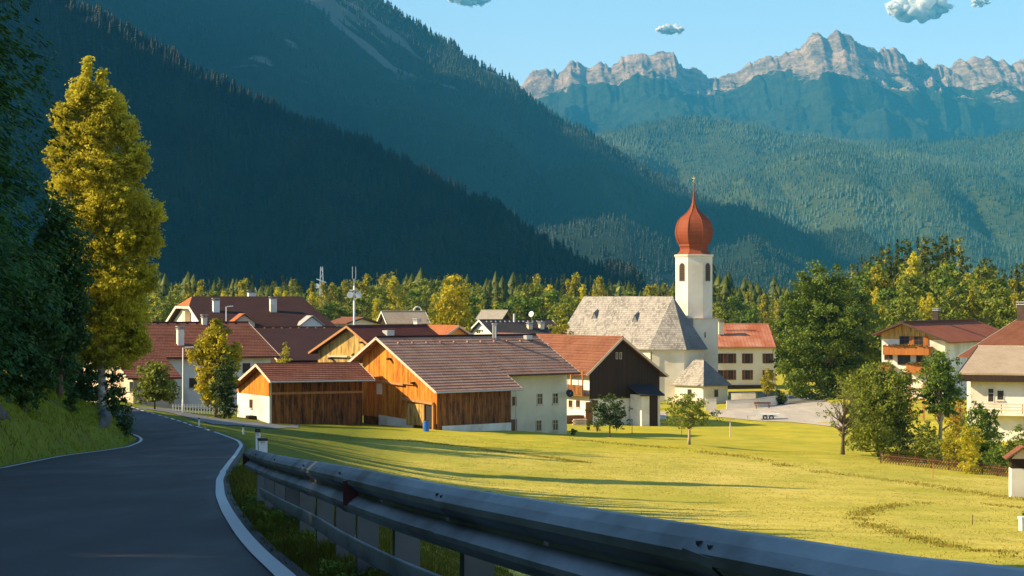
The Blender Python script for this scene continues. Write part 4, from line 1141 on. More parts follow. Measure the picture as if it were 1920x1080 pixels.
for k in range(8):            # standing seams on the edges of the dome
    t = 2*math.pi*k/8+rot; m.tube([(tc.x+r/k_/math.cos(R(22.5))*.955*math.cos(t), tc.y+r/k_/math.cos(R(22.5))*.955*math.sin(t), dz(y)) for r, y in dome[7:21]], .05, 5)
b.add('seam', m, 'copper_red', dm)
m = MB(); m.lathe([(.05,dz(343)),(.1,dz(342)),(.22,dz(340)),(.1,dz(338)),(.04,dz(337)),(.04,dz(331))], 10, (tc.x,tc.y,0)); m.box(tc.x-.3,tc.x+.3,tc.y-.03,tc.y+.03,dz(334.5),dz(333.7)); b.add('finial', m, 'gold', dm)
for sgn in (-1, 1):
    # sound openings on the two diagonal faces
    ang = R(-90+sgn*45)-b.a; n_ = Vector((math.cos(ang), math.sin(ang), 0)); u_ = Vector((-n_.y, n_.x, 0))
    ap_ = Rt*math.cos(R(22.5)); c = Vector((tc.x,tc.y,0))+n_*ap_
    def arch(w, z0, z1, d, mat, name, par=None):
        pts = [c-u_*w/2+Vector((0,0,z0)), c+u_*w/2+Vector((0,0,z0)), c+u_*w/2+Vector((0,0,z1))]+[c+u_*(w/2*math.cos(t))+Vector((0,0,z1+w/2*math.sin(t))) for t in np.linspace(0,math.pi,9)[1:-1]]+[c-u_*w/2+Vector((0,0,z1))]
        m = MB(); m.slab([p+n_*d for p in pts], d+.05, n=n_); return b.add(name, m, mat, par)
    f = arch(1.25, dz(528.5), dz(500), .04, 'trim_light', 'belfry_opening'); arch(1.0, dz(527), dz(500), .06, 'black', 'louvre', f)
    m = MB()
    for z in np.arange(dz(525), dz(500), .28): 
        a1 = c-u_*.46+n_*.1+Vector((0,0,z)); a2 = c+u_*.46+n_*.1+Vector((0,0,z)); m.bar(a1, a2, .1, .04)
    b.add('louvre_slats', m, 'wood_brown', f)
# lower block of the tower
ang = R(24)-b.a; ux = Vector((math.cos(ang), math.sin(ang), 0)); uy = Vector((-ux.y, ux.x, 0))
c = L(1300, 598, TY-4.6); w_ = 4.1
q = [c, c+ux*w_, c+ux*w_+uy*w_, c+uy*w_]
m = MB()
for k in range(4):
    a, e_ = q[k], q[(k+1)%4]; m.poly([(a.x,a.y,-2),(e_.x,e_.y,-2),(e_.x,e_.y,c.z),(a.x,a.y,c.z)])
m.poly([(p.x,p.y,c.z) for p in q]); b.add('tower_base', m, 'plaster_church')
m = MB(); qq = [p+(p-(q[0]+q[2])/2)*.06 for p in q]; m.slab([(p.x,p.y,c.z+.1) for p in qq], .12); b.add('tower_base_cap', m, 'trim_light')
s0 = L(1322, 622, TY-4.6); m = MB(); t_ = q[0]+ux*1.95; m.bar((t_.x-uy.x*.0,t_.y-uy.y*.0,L(1322,632,TY).z), (t_.x,t_.y,L(1322,622,TY).z), .16, .12); b.add('slit_window', m, 'black')
# chapel with the tent roof
zc_e = None
cc = L(1318.5, 752, 322)
ang = R(44)-b.a; ux = Vector((math.cos(ang), math.sin(ang), 0)); uy = Vector((-ux.y, ux.x, 0))
wl, wr = 5.3, 5.3
ztop = L(1318, 724, 322).z; zap = L(1305, 674.5, 325).z
o_ = Vector((cc.x, cc.y, 0)); Q = [o_, o_+ux*wr, o_+ux*wr+uy*wl, o_+uy*wl]
m = MB()
for k in range(4):
    a, e_ = Q[k], Q[(k+1)%4]; m.poly([(a.x,a.y,-2),(e_.x,e_.y,-2),(e_.x,e_.y,ztop+.1),(a.x,a.y,ztop+.1)])
b.add('chapel_wall', m, 'plaster_church')
cn = (Q[0]+Q[2])/2; E_ = [p+(p-cn)*.17 for p in Q]
ra = cn+uy*1.3+Vector((0,0,zap)); rb = cn-uy*.3+Vector((0,0,zap)); 
def e3(p): return Vector((p.x,p.y,ztop))
for nm, mt, pts in (('chapel_roof','shingle_shaded',[e3(E_[0]),e3(E_[1]),rb]),('chapel_roof','shingle_shaded',[e3(E_[1]),e3(E_[2]),ra,rb]),('chapel_roof','shingle',[e3(E_[2]),e3(E_[3]),ra]),('chapel_roof','shingle',[e3(E_[3]),e3(E_[0]),rb,ra])):
    pass
rb = cn+uy*-.6+ux*-.2+Vector((0,0,zap)); ra = cn+uy*1.2+ux*-.2+Vector((0,0,zap))
for mt, pts in (('shingle_shaded',[e3(E_[0]),e3(E_[1]),rb]),('shingle_shaded',[e3(E_[1]),e3(E_[2]),ra,rb]),('shingle',[e3(E_[2]),e3(E_[3]),ra]),('shingle',[e3(E_[3]),e3(E_[0]),rb,ra])):  # right-hand faces darker: their shade is in the colour
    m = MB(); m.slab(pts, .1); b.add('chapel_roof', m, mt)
def cw_(p0, p1, f, w, z0, z1):
    fr = wall_box(p0, p1, f, w+.2, z0-.1, z1+.1, 'trim_light', 'window', .04); pn = wall_box(p0, p1, f, w, z0, z1, 'glass_dim', 'pane', .055); pn.parent = fr
cw_(Q[0], Q[1], .52, .8, L(1342,745,322).z, L(1342,732,322).z); cw_(Q[3], Q[0], .52, .75, L(1342,742,322).z, L(1342,731,322).z)
# churchyard wall and steps
def wall_thing(name, label, cat, pts, h, w, mat, cap=None, Ypts=None):
    e = empty(name, pts[0]); tag(e, label, cat); o = pts[0]
    m = MB()
    for a, c in zip(pts[:-1], pts[1:]):
        d = (c-a).normalized(); n_ = Vector((d.y,-d.x,0))*w/2
        za = gz(a.x,a.y); zc_ = gz(c.x,c.y)
        m.slab([Vector((a.x,a.y,za+h))+n_-o, Vector((c.x,c.y,zc_+h))+n_-o, Vector((c.x,c.y,zc_+h))-n_-o, Vector((a.x,a.y,za+h))-n_-o], h+.6, n=(0,0,1))
    m.build('masonry', M[mat], e)
    m = MB()
    for a, c in zip(pts[:-1], pts[1:]):
        d = (c-a).normalized(); n_ = Vector((d.y,-d.x,0))*(w/2+.06)
        za = gz(a.x,a.y); zc_ = gz(c.x,c.y)
        m.slab([Vector((a.x,a.y,za+h+.08))+n_-o, Vector((c.x,c.y,zc_+h+.08))+n_-o, Vector((c.x,c.y,zc_+h+.08))-n_-o, Vector((a.x,a.y,za+h+.08))-n_-o], .078, n=(0,0,1))
    m.build('coping', M[cap or 'concrete'], e)
    return e
wall_thing('churchyard_wall', 'low pale wall running from the chapel to the bench by the sapling', 'wall', [gp(1362,768),gp(1420,765),gp(1477,757)], 1.15, .35, 'plaster_church')
wall_thing('churchyard_wall', 'higher white wall section beside the arched gate below the chapel', 'wall', [gp(1322,770),gp(1343,770)], 1.6, .35, 'plaster_church')
wall_thing('churchyard_wall', 'grey inner wall behind the low churchyard wall', 'wall', [gp(1372,757)+Vector((0,0,0)),gp(1418,756)], 1.4, .3, 'concrete')
wall_thing('garden_wall', 'dark garden wall under the red roofed parish house', 'wall', [gp(1366,750),gp(1462,748)], 1.1, .3, 'concrete')

# ---- parish house with red metal roof
b = Bld('parish_house', 'two storey white house with red metal roof and brown shuttered windows beside the church', 'house', 1347, 738, 362, 3)
ap = b.at(1446, 607.5, x=b.at(1446,607.5,z=0).x) if False else None
XR = b.at(1455, 652, y=0).x
zE = b.at(1400, 651.5, y=0).z; yR = 7.5; zR = b.at(1400, 607.5, y=yR).z
xl0 = b.at(1335, 700, y=.6).x
m = MB(); gable_prism(m, xl0, XR+.1, [(.7, zE+.25), (yR, zR-.2), (14.2, zE+.25)], -2); b.add('wall', m, 'plaster_church')
roof(b, xl0-.5, XR+.0, (0,zE), (yR,zR), (15,zE), 'metal_red', .14, trim='trim_dark')
for py, hh in ((672,1.55), (703,1.55)):
    for px in (1351, 1370, 1401.5, 1440):
        c = b.at(px, py, y=.7); window(b, 'f', (c.x, .7, c.z), .85, hh, 'frame_brown', 'glass_dim', 1, True, shut='shutter_brown')
m = MB(); c = b.at(1400, 722, y=.7); m.box(xl0+.2, XR-.2, .5, .69, -2, c.z); b.add('base_course', m, 'wood_dark')
c = b.at(1352, 650, y=2.0); chimney(b, b.at(1352,620,y=4).x, 4.0, zE+2, b.at(1352,604,y=4).z, .8, 'plaster_cream')
m = MB(); x_ = b.at(1390,618,y=5).x; m.bar((x_-2.5,5,zE+(zR-zE)*5/yR+.25),(x_+2.5,5,zE+(zR-zE)*5/yR+.25),.12,.12); b.add('snow_guard', m, 'trim_dark')

# ---- chalet with two orange balconies
b = Bld('chalet', 'alpine chalet with red roof and two flower hung wooden balconies behind the orchard', 'chalet', 1700, 740, 308, 62)
ap = b.at(1690, 604.5, x=-1.6); rg = (ap.y, ap.z); e = b.at(1782, 642, x=-1.6); ef = (e.y, e.z); e2 = b.at(1634, 627, x=-1.6); eb = (e2.y, e2.z)
Lc = b.at(1830, 603, y=rg[0]).x
y0_, y1_ = ef[0]+1.2, eb[0]-.9
prof = [(y0_, roofz(ef,rg,y0_)-.2),(rg[0],rg[1]-.2),(y1_, roofz(eb,rg,y1_)-.2)]
m = MB(); gable_prism(m, 0, Lc-.6, prof, -3); b.add('wall', m, 'plaster_white')
roof(b, -1.6, Lc, ef, rg, eb, 'tile_rust', .16, trim='trim_dark')
zt_ = b.at(1690, 648, x=0).z
m = MB(); m.slab([(-.06,y1_,zt_+.9),(-.06,y0_,zt_+.9),(-.06,y0_,prof[0][1]),(-.06,rg[0],rg[1]-.2),(-.06,y1_,prof[2][1])], .05, n=(-1,0,0)); b.add('gable_boarding', m, 'wood_yellow')
def balcony(pa, pb, py, h=1.0, d=1.35):
    a = b.at(pa, py, x=-d); c = b.at(pb, py, x=-d); y0, y1 = sorted((a.y, c.y)); z = min(a.z, c.z)
    m = MB(); m.box(-d, -.01, y0, y1, z-.12, z); fl = b.add('balcony', m, 'wood_brown')
    m = MB(); m.box(-d-.06, -d, y0, y1, z-.15, z+h); m.box(-d, -.02, y0-.06, y0, z-.15, z+h); m.box(-d, -.02, y1, y1+.06, z-.15, z+h); b.add('balustrade', m, 'wood_balcony', fl)
    m = MB(); m.box(-d-.12, -d+.06, y0-.1, y1+.1, z+h, z+h+.07); b.add('handrail', m, 'beam', fl)
    V, Fq, T_ = leafcloud(np.random.default_rng(3), [( -d-.15, (y0+y1)/2, z+h+.12, .12, (y1-y0)/2, .14, 1)], 140, 6, .11, .1)
    np_mesh('flowers', V, Fq, M['leaf_flower'], fl, T_)
    return z
BALC = [(1656,1742,663),(1652,1668,697),(1700,1745,697)]
for q_ in BALC: balcony(*q_)
for px, py, ww, hh in ((1664,636,0,0),):
    pass
for px, py, ww, hh, sh in ((1697,639,1.5,1.3,None),(1723,641,1.3,1.5,'wood_balcony'),(1666,667,1.2,1.1,None),(1695,671,1.8,1.9,None),(1726,671,1.2,1.2,None),(1700,708,1.4,1.5,None),(1745,708,1.2,1.2,None)):
    c = b.at(px, py, x=0); window(b, 'l', (0-.06 if py < 645 else 0, c.y, c.z), ww, hh, 'frame_brown', 'glass', 1, False, shut=sh)
chalet = b
c = b.at(1759, 603, y=rg[0]); chimney(b, c.x, rg[0]+.3, rg[1]-.5, rg[1]+1.5, .8, 'trim_dark', 'steel')
m = MB(); m.box(-1.0, Lc-1, rg[0]-.35, rg[0]+.35, rg[1]+.12, rg[1]+.2); b.add('ridge_board', m, 'trim_dark')

# ---- brown shingled house with the dark chimney, right edge
hb = simple_house('house', 'house with steep brown red roof and dark capped chimney behind the flat grey brown roof', 'house', 1925, 740, 266, -34, (1925,588), (1797,668), 2080, 'tile_red', 'plaster_white', 'trim_light', .7, courses=.5)
b, rg, ef = hb[0], hb[1], hb[2]
yq = rg[0]-3.2; zq = roofz(ef, rg, yq); c = b.at(1856, 612, y=yq)
xq = max(.9, c.x); chimney(b, xq, yq, zq-1.0, zq+1.75, 1.3, 'trim_dark', 'steel', .9)
# ---- white house with the grey brown roof
b = Bld('house', 'white rendered house with plain grey brown roof and timber balcony rail above the garden', 'house', 1800, 800, 236, -24)
ap = b.at(1834, 649, x=-1.0); e = b.at(1797, 699, x=-1.0)
rg = (ap.y, ap.z); ef = (e.y, e.z); eb = (2*rg[0]-ef[0], ef[1])
m = MB(); yw = ef[0]+1.3
gable_prism(m, 0, 15, [(yw, roofz(ef,rg,yw)-.25),(rg[0],rg[1]-.2),(eb[0]-1, roofz(eb,rg,eb[0]-1)-.25)], -4); b.add('wall', m, 'plaster_white')
roof(b, -1.0, 15.6, ef, rg, eb, 'tile_beige', .2, trim='trim_dark')
m = MB(); m.box(-.95, 15.5, yw-1.2, yw-.01, ef[1]-.85, ef[1]-.7); b.add('soffit', m, 'wood_dark')
m = MB(); m.box(-.9, 15.5, yw-1.28, yw-1.2, ef[1]-.9, ef[1]-.2); b.add('fascia', m, 'wood_dark')
for px in (1858, 1876):
    c = b.at(px, 741, y=yw); window(b, 'f', (c.x, yw, c.z), .8 if px > 1870 else .7, 1.1 if px > 1870 else 1.5, 'frame_white', 'glass_dim', 0)
c = b.at(1890, 775, y=yw-1.2); zb_ = c.z
m = MB(); m.box(1.2, 15, yw-1.3, yw-.01, zb_-.25, zb_); bal = b.add('balcony', m, 'plaster_white')
for dz_ in (.25, .55, .9):
    m = MB(); m.box(1.2, 15, yw-1.33, yw-1.25, zb_+dz_, zb_+dz_+.13); b.add('rail', m, 'trim_light', bal)
for x in np.arange(1.3, 15, 2.2):
    m = MB(); m.box(x-.05, x+.05, yw-1.24, yw-1.16, zb_, zb_+1.0); b.add('baluster', m, 'beam', bal)
# ================================================================ mountains
def m_forest_floor(name, c1, c2, rock, amount, scale, stretch=(1,1,1), spec=.1):
    s = NT(name); v = s.pos()
    a = s.noise(v, scale, 5, .65, stretch); b = s.noise(v, scale*9, 4, .7)
    at = s.n('ShaderNodeAttribute', attribute_name='tint')
    col = s.mix(s.ramp(b, 0, 1, .3, .7), c1, c2)
    k = s.math('ADD', at.outputs['Fac'], s.math('MULTIPLY', s.math('SUBTRACT', b, .5), .35))
    col = s.mix(s.ramp(k, 0, 1, .5, .62), col, rock)
    return s.fin(col, .95, b, .6, 2.0, 0, spec)
def m_peak(name):
    s = NT(name); v = s.pos()
    at = s.n('ShaderNodeAttribute', attribute_name='tint')
    a = s.noise(v, .0035, 9, .72, (1,1,3.0)); b = s.noise(v, .014, 7, .72, (1,.6,1.6)); c = s.noise(v, .0012, 3, .5); d = s.noise(v, .03, 5, .7)
    rock = s.mix(s.ramp(a, 0, 1, .40, .60), (.24,.18,.135), (.72,.50,.35))
    rock = s.mix(s.ramp(b, 0, .85, .48, .62), rock, (.15,.125,.11))
    rock = s.mix(s.ramp(d, 0, .5, .55, .68), rock, (.66,.52,.42))
    green = s.mix(s.ramp(b, 0, 1, .35, .65), (.020,.040,.018), (.06,.075,.028))
    k = s.math('ADD', at.outputs['Fac'], s.math('ADD', s.math('MULTIPLY', s.math('SUBTRACT', a, .5), 1.1), s.math('MULTIPLY', s.math('SUBTRACT', b, .5), .7)))
    col = s.mix(s.ramp(k, 0, 1, .47, .53), green, rock)
    return s.fin(col, .95, s.math('ADD', a, s.math('MULTIPLY', b, .45)), 1.0, 110.0, 0, .1)
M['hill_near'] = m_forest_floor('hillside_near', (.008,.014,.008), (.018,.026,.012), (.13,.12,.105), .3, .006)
M['hill_mid'] = m_forest_floor('hillside_middle', (.008,.018,.013), (.018,.032,.020), (.105,.11,.10), .3, .003)  # bluish ground colour with some of the ridge haze painted in
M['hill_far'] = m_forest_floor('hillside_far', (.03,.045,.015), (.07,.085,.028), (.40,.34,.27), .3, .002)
M['peak'] = m_peak('limestone_peaks')

class Mtn:
    """ridge with a real crest line, a front slope down to the valley and a back slope"""
    def __init__(s, crest, Yb, zb, back, back_drop, amp, fs, seed, power=1.0, crest_amp=0.0, spur=0.0, spurf=1.0, nu=260, nv=70, rockf=None):
        s.c = np.array([tuple(P(*q)) for q in crest]); s.Yb = Yb; s.zb = zb
        s.amp = amp; s.fs = fs; s.seed = seed; s.power = power; s.ca = crest_amp; s.spur = spur; s.spf = spurf
        s.back = back; s.bd = back_drop
        d = np.r_[0, np.cumsum(np.linalg.norm(np.diff(s.c, axis=0), axis=1))]; s.d = d/d[-1]; s.Lt = d[-1]; s.nu = nu; s.nv = nv
    def at(s, u, v):
        """u along the crest 0..1, v: 0 foot, 1 crest, up to 1.6 the far side"""
        cxx = np.interp(u, s.d, s.c[:,0]); cyy = np.interp(u, s.d, s.c[:,1]); czz = np.interp(u, s.d, s.c[:,2])
        vf = np.clip(v, 0, 1); vb = np.clip(v-1, 0, 1)
        # the foot lies straight towards the viewer, spread a little less than the crest
        k = s.Yb/cyy
        bx = cxx*(.55+.45*k); by = np.full_like(cxx, s.Yb)
        x = bx+(cxx-bx)*vf; y = by+(cyy-by)*vf; z = s.zb+(czz-s.zb)*vf**s.power
        m = np.sin(np.pi*np.clip(v, 0, 1))**.7
        f = fbm(x*s.fs, y*s.fs, 6, s.seed, True)-.6
        sp = (1-np.abs(2*((u*s.spf*7+fbm(u*9, v*2, 2, s.seed+3)*.8) % 1)-1)-.5)
        z = z+s.amp*f*m*1.6+s.spur*sp*m
        y = y-s.spur*sp*m*.8
        cr = fbm(u*s.Lt*s.fs*5, v*3+4, 6, s.seed+9, True)-.6
        z = z+s.ca*cr*np.exp(-((v-1)/.22)**2)
        y = y+vb*s.back; z = z-vb*s.bd
        return x, y, z
    def build(s, name, mat, tintf):
        u = np.linspace(0, 1, s.nu); v = np.concatenate([np.linspace(0, 1, s.nv), np.linspace(1, 2, 16)[1:]])
        U, Vv = np.meshgrid(u, v)
        x, y, z = s.at(U.ravel(), Vv.ravel())
        t = tintf(U.ravel(), Vv.ravel(), x, y, z)
        o = np_mesh(name, np.stack([x,y,z],1), grid_faces(s.nu, len(v)), mat, attr=t)
        return tag(o, kind='structure')

# dark wooded ridge in front
m1 = Mtn([(-900,-640,3300),(-420,-330,3200),(-100,-150,3150),(60,-30,3100),(130,15,3080),(200,42,3050),(300,100,3020),(380,142,3000),(450,185,2960),(560,232,2900),(640,258,2850),(700,285,2800),(800,335,2700),(900,388,2600),(960,428,2520),(1040,478,2450),(1100,520,2400),(1140,545,2350),(1200,572,2300)],
         2050, -6, 900, 350, 55, .0032, 11, .9, 12, 24, 1.3, 260, 60)
def tint1(u, v, x, y, z):
    n = fbm(x*.006, y*.006+v*2, 4, 21); k = fbm(u*60, v*4, 3, 5)
    sx = x/y*F+960
    cliff = np.exp(-((sx-190)/120)**2)*np.clip((v-.45)*2.2, 0, 1)*.22
    return np.clip((n-.5)*1.1+.28+cliff, 0, 1)*(k > .3)
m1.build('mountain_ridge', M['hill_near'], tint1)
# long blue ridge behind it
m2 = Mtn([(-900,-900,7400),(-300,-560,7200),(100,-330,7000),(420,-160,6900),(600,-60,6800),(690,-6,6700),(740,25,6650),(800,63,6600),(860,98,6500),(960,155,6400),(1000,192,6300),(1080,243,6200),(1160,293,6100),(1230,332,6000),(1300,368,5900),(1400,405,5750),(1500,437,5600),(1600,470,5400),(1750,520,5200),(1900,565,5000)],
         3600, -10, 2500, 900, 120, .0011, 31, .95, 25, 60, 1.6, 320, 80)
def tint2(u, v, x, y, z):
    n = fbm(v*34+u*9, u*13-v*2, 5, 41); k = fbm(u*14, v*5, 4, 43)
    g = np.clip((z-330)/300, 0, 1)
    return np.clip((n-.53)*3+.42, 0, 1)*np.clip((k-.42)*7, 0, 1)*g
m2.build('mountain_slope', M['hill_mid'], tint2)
# sunlit wooded hills below the peaks
m3 = Mtn([(820,300,9400),(960,290,9400),(1050,275,9300),(1130,250,9200),(1200,232,9200),(1300,222,9300),(1400,230,9400),(1480,250,9400),(1600,272,9400),(1750,268,9500),(1920,250,9600),(2150,210,9600),(2500,190,9600)],
         7600, -12, 1500, 300, 170, .0009, 51, .8, 40, 70, .9, 300, 80)
def tint3(u, v, x, y, z):
    n = fbm(x*.002, y*.002, 4, 61); return np.clip((n-.5)*1.3+.2, 0, 1)
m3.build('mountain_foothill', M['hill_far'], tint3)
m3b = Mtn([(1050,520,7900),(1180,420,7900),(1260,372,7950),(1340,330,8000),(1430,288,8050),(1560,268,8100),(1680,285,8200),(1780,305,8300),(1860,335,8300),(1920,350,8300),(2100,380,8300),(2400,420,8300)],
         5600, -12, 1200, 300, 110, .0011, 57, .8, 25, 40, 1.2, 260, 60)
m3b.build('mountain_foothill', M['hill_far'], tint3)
# high limestone peaks
m4 = Mtn([(700,300,15200),(900,220,15000),(980,152,14900),(1000,136,14900),(1020,132,14900),(1045,140,14900),(1065,119,14850),(1085,116,14850),(1095,124,14850),(1120,118,14800),(1140,126,14800),(1165,110,14700),(1185,104,14700),(1198,97,14700),(1222,101,14700),(1240,98,14700),(1262,99,14700),(1275,120,14700),(1300,124,14800),(1325,135,14900),(1345,138,15000),(1370,130,15000),(1410,121,14900),(1450,108,14800),(1480,94,14700),(1500,88,14700),(1512,68,14600),(1525,60,14600),(1545,64,14600),(1567,57,14600),(1590,68,14600),(1620,78,14700),(1640,84,14700),(1660,95,14800),(1680,94,14800),(1700,108,14900),(1718,124,15000),(1726,109,15000),(1735,118,15000),(1750,124,15100),(1768,125,15200),(1800,114,15200),(1825,108,15200),(1860,112,15200),(1890,117,15200),(1920,111,15300),(2100,120,15400),(2500,200,15600)],
         9800, -15, 1500, 900, 300, .0019, 71, 1.15, 95, 35, 3.2, 900, 210)
def tint4(u, v, x, y, z):
    n = fbm(x*.0012, y*.0012, 4, 81)
    zl_ = 1260+(n-.5)*560+120*np.sin(x*.0011)
    return np.clip(.5+(z-zl_)/330, 0, 1)
m4.build('mountain_peaks', M['peak'], tint4)

# high flanks of the valley side, left of the view: they keep the slopes in shade
def flank(name, xc, hw, y0, y1, ht, seed):
    u = np.linspace(-1, 1, 60); v = np.linspace(0, 1, 60); U, Vv = np.meshgrid(u, v)
    x = xc+U*hw; y = y0+(y1-y0)*Vv
    z = -12+ht*(1-np.abs(U))**.9*np.clip(np.sin(np.pi*Vv)*1.9, 0, 1)*(.85+.3*fbm(x*.001, y*.001, 5, seed, True))
    o = np_mesh(name, np.stack([x.ravel(), y.ravel(), z.ravel()], 1), grid_faces(60, 60), M['hill_mid'], attr=np.zeros(3600)); tag(o, kind='structure')
flank('mountain_flank', -3100, 1650, 3600, 7300, 2250, 91)
flank('mountain_flank', -1750, 780, 900, 3500, 1150, 92)

M['needle_mid'] = m_leaf('needle_mid', (.060,.085,.014), (.15,.17,.028), (.04,.06,.012), .25)
rg5 = np.random.default_rng(5)
TC = [far_conifer(rg5) for _ in range(5)]
TC2 = [far_conifer(rg5, 3, 4) for _ in range(3)]
TK = [cone_conifer(rg5) for _ in range(4)]
TR = [far_round(rg5) for _ in range(4)]
def on_mtn(mt, n, tf, vmin=.0, vmax=1.0, thr=.5, umin=0, umax=1, sd_=1, crest=0):
    r_ = np.random.default_rng(sd_)
    u = umin+(umax-umin)*r_.random(n); v = vmin+(vmax-vmin)*r_.random(n)
    if crest: u[:crest] = umin+(umax-umin)*r_.random(crest); v[:crest] = 1.0-.03*r_.random(crest)**2+.01
    x, y, z = mt.at(u, v)
    t = tf(u, v, x, y, z); sx = x/y*F+960
    ok = (t < thr+r_.random(n)*.12) & (sx > -120) & (sx < 2050)
    return np.stack([x,y,z-1],1)[ok], v[ok], u[ok]
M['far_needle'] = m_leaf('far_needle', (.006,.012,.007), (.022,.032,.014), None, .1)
M['far_needle_hazy'] = m_leaf('far_needle_hazy', (.008,.020,.014), (.026,.042,.026), None, .1)  # bluish green: haze and skylit shade of the ridge put into the colour
M['far_needle_sun'] = m_leaf('far_needle_sun', (.024,.055,.034), (.085,.125,.072), None, .15)  # teal green, some of the foothill haze put into the colour
p, v, u = on_mtn(m1, 15000, tint1, 0.0, 1.02, .5, .15, 1, 1, 1600)
hh = 16*(.45+1.0*np.random.default_rng(2).random(len(p))**1.4)*(.6+.8*fbm(p[:,0]*.012, p[:,1]*.012, 3, 65))
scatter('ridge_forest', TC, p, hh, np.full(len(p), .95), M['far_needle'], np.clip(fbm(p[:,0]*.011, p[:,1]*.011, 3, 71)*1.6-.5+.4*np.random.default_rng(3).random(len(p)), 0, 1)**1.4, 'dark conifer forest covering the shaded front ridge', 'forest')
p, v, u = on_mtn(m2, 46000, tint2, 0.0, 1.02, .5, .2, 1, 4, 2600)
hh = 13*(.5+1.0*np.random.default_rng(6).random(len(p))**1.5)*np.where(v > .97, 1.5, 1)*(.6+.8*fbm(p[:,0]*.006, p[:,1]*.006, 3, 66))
scatter('slope_forest', TC2, p, hh, np.full(len(p), .95), M['far_needle_hazy'], np.clip(fbm(p[:,0]*.005, p[:,1]*.005, 4, 72)*1.7-.55+.35*np.random.default_rng(7).random(len(p)), 0, 1)**1.4, 'blue hazy conifer forest on the long descending ridge', 'forest')
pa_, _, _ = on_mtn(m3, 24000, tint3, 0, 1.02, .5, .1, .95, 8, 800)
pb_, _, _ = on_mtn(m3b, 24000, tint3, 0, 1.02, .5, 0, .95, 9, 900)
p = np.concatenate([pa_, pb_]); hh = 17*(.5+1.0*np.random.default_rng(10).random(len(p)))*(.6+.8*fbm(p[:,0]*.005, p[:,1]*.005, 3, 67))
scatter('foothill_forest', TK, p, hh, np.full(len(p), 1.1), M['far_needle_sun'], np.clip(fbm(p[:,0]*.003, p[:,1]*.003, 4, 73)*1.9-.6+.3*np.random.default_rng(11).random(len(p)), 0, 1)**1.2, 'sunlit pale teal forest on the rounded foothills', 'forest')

# ---------------------------------------------------------------- valley wood behind the village
def wood_points(n, xa, xb, ya, yb, sd_):
    r_ = np.random.default_rng(sd_); sx = xa+(xb-xa)*r_.random(n); Y = ya+(yb-ya)*r_.random(n)
    X = (sx-960)/F*Y
    return np.stack([X, Y, Hg(X, Y)-.2], 1), sx
p, sx = wood_points(1500, -100, 1620, 640, 1000, 21)
top = 530+12*np.sin(sx*.013)+8*np.sin(sx*.031+1)      # uneven tree line
r_ = np.random.default_rng(22)
hh = (CZ-(top+r_.normal(size=len(p))*9-HZ)/F*p[:,1])-p[:,2]; hh = np.clip(hh, 9, 34)*(.72+.3*r_.random(len(p)))
sel = r_.random(len(p)) < .55
scatter('valley_wood', TC, p[sel], hh[sel], np.full(sel.sum(), 1.25), M['needle_mid'], r_.random(sel.sum()), 'mixed wood closing the valley floor behind the village roofs', 'wood', seed=2)
scatter('valley_wood', TR, p[~sel], hh[~sel]*.9, np.full((~sel).sum(), 1.0), M['leaf_olive'], r_.random((~sel).sum()), 'paler broadleaved part of the wood behind the village roofs', 'wood', seed=3)
# ================================================================ trees and shrubs of the village
def ground_at(X, Y): return Vector((X, Y, gz(X, Y)))
def tree_px(name, label, px, base_py, top_py, wpx, leaf, bark='bark', Y=None, nclump=260, nleaf=22, size=.13, **kw):
    """tree whose stem meets the ground seen at px,base_py (or at distance Y) and whose top is seen at top_py"""
    if Y is None: g = gp(px, base_py)
    else: g = ground_at((px-960)/F*Y, Y)
    k = F/g.y; top = CZ-(top_py-HZ)/k
    return broadleaf(name, label, kw.pop('cat', 'tree'), g, top-g.z, wpx/k, leaf, bark, nclump, nleaf, size, **kw)

# tall golden birch on the bank
Yb = 150.0; k = F/Yb; g = ground_at((196-960)/k, Yb)
def lb(px, py, rx, ry, w=1.0): return ((px-960)/k-g.x, 0, (CZ-(py-HZ)/k)-g.z, rx/k, rx/k*.9, ry/k, w)
lobes = [lb(162,128,9,26,.12), lb(192,145,7,18,.08), lb(160,175,34,34,.7), lb(200,200,38,38,.8), lb(130,225,34,36,.7), lb(175,250,55,45,1.3), lb(235,245,26,34,.45), lb(125,290,38,38,.8),
         lb(180,320,70,50,1.7), lb(250,300,32,40,.6), lb(120,350,32,30,.45), lb(215,380,72,50,1.7), lb(285,400,24,26,.35), lb(165,400,60,45,1.2), lb(240,450,62,48,1.5), lb(175,470,55,45,1.1), lb(280,450,26,36,.35),
         lb(210,530,76,45,1.6), lb(165,560,55,40,.9), lb(262,520,36,42,.6), lb(225,590,62,40,1.1), lb(235,640,42,35,.6), lb(190,620,50,35,.7), lb(215,668,50,28,.6), lb(160,655,36,30,.4), lb(262,640,24,30,.3)]
broadleaf('birch', 'tall golden leaved birch rising above the bank beside the dark spruces', 'tree', g, (CZ-(112-HZ)/k)-g.z, 210/k, 'leaf_birch', 'bark_birch', 6600, 24, .092, lobes=lobes, seed=11, spread=.36, ntips=26, lean=(-.05,0), trunk=.3, shell=.6)

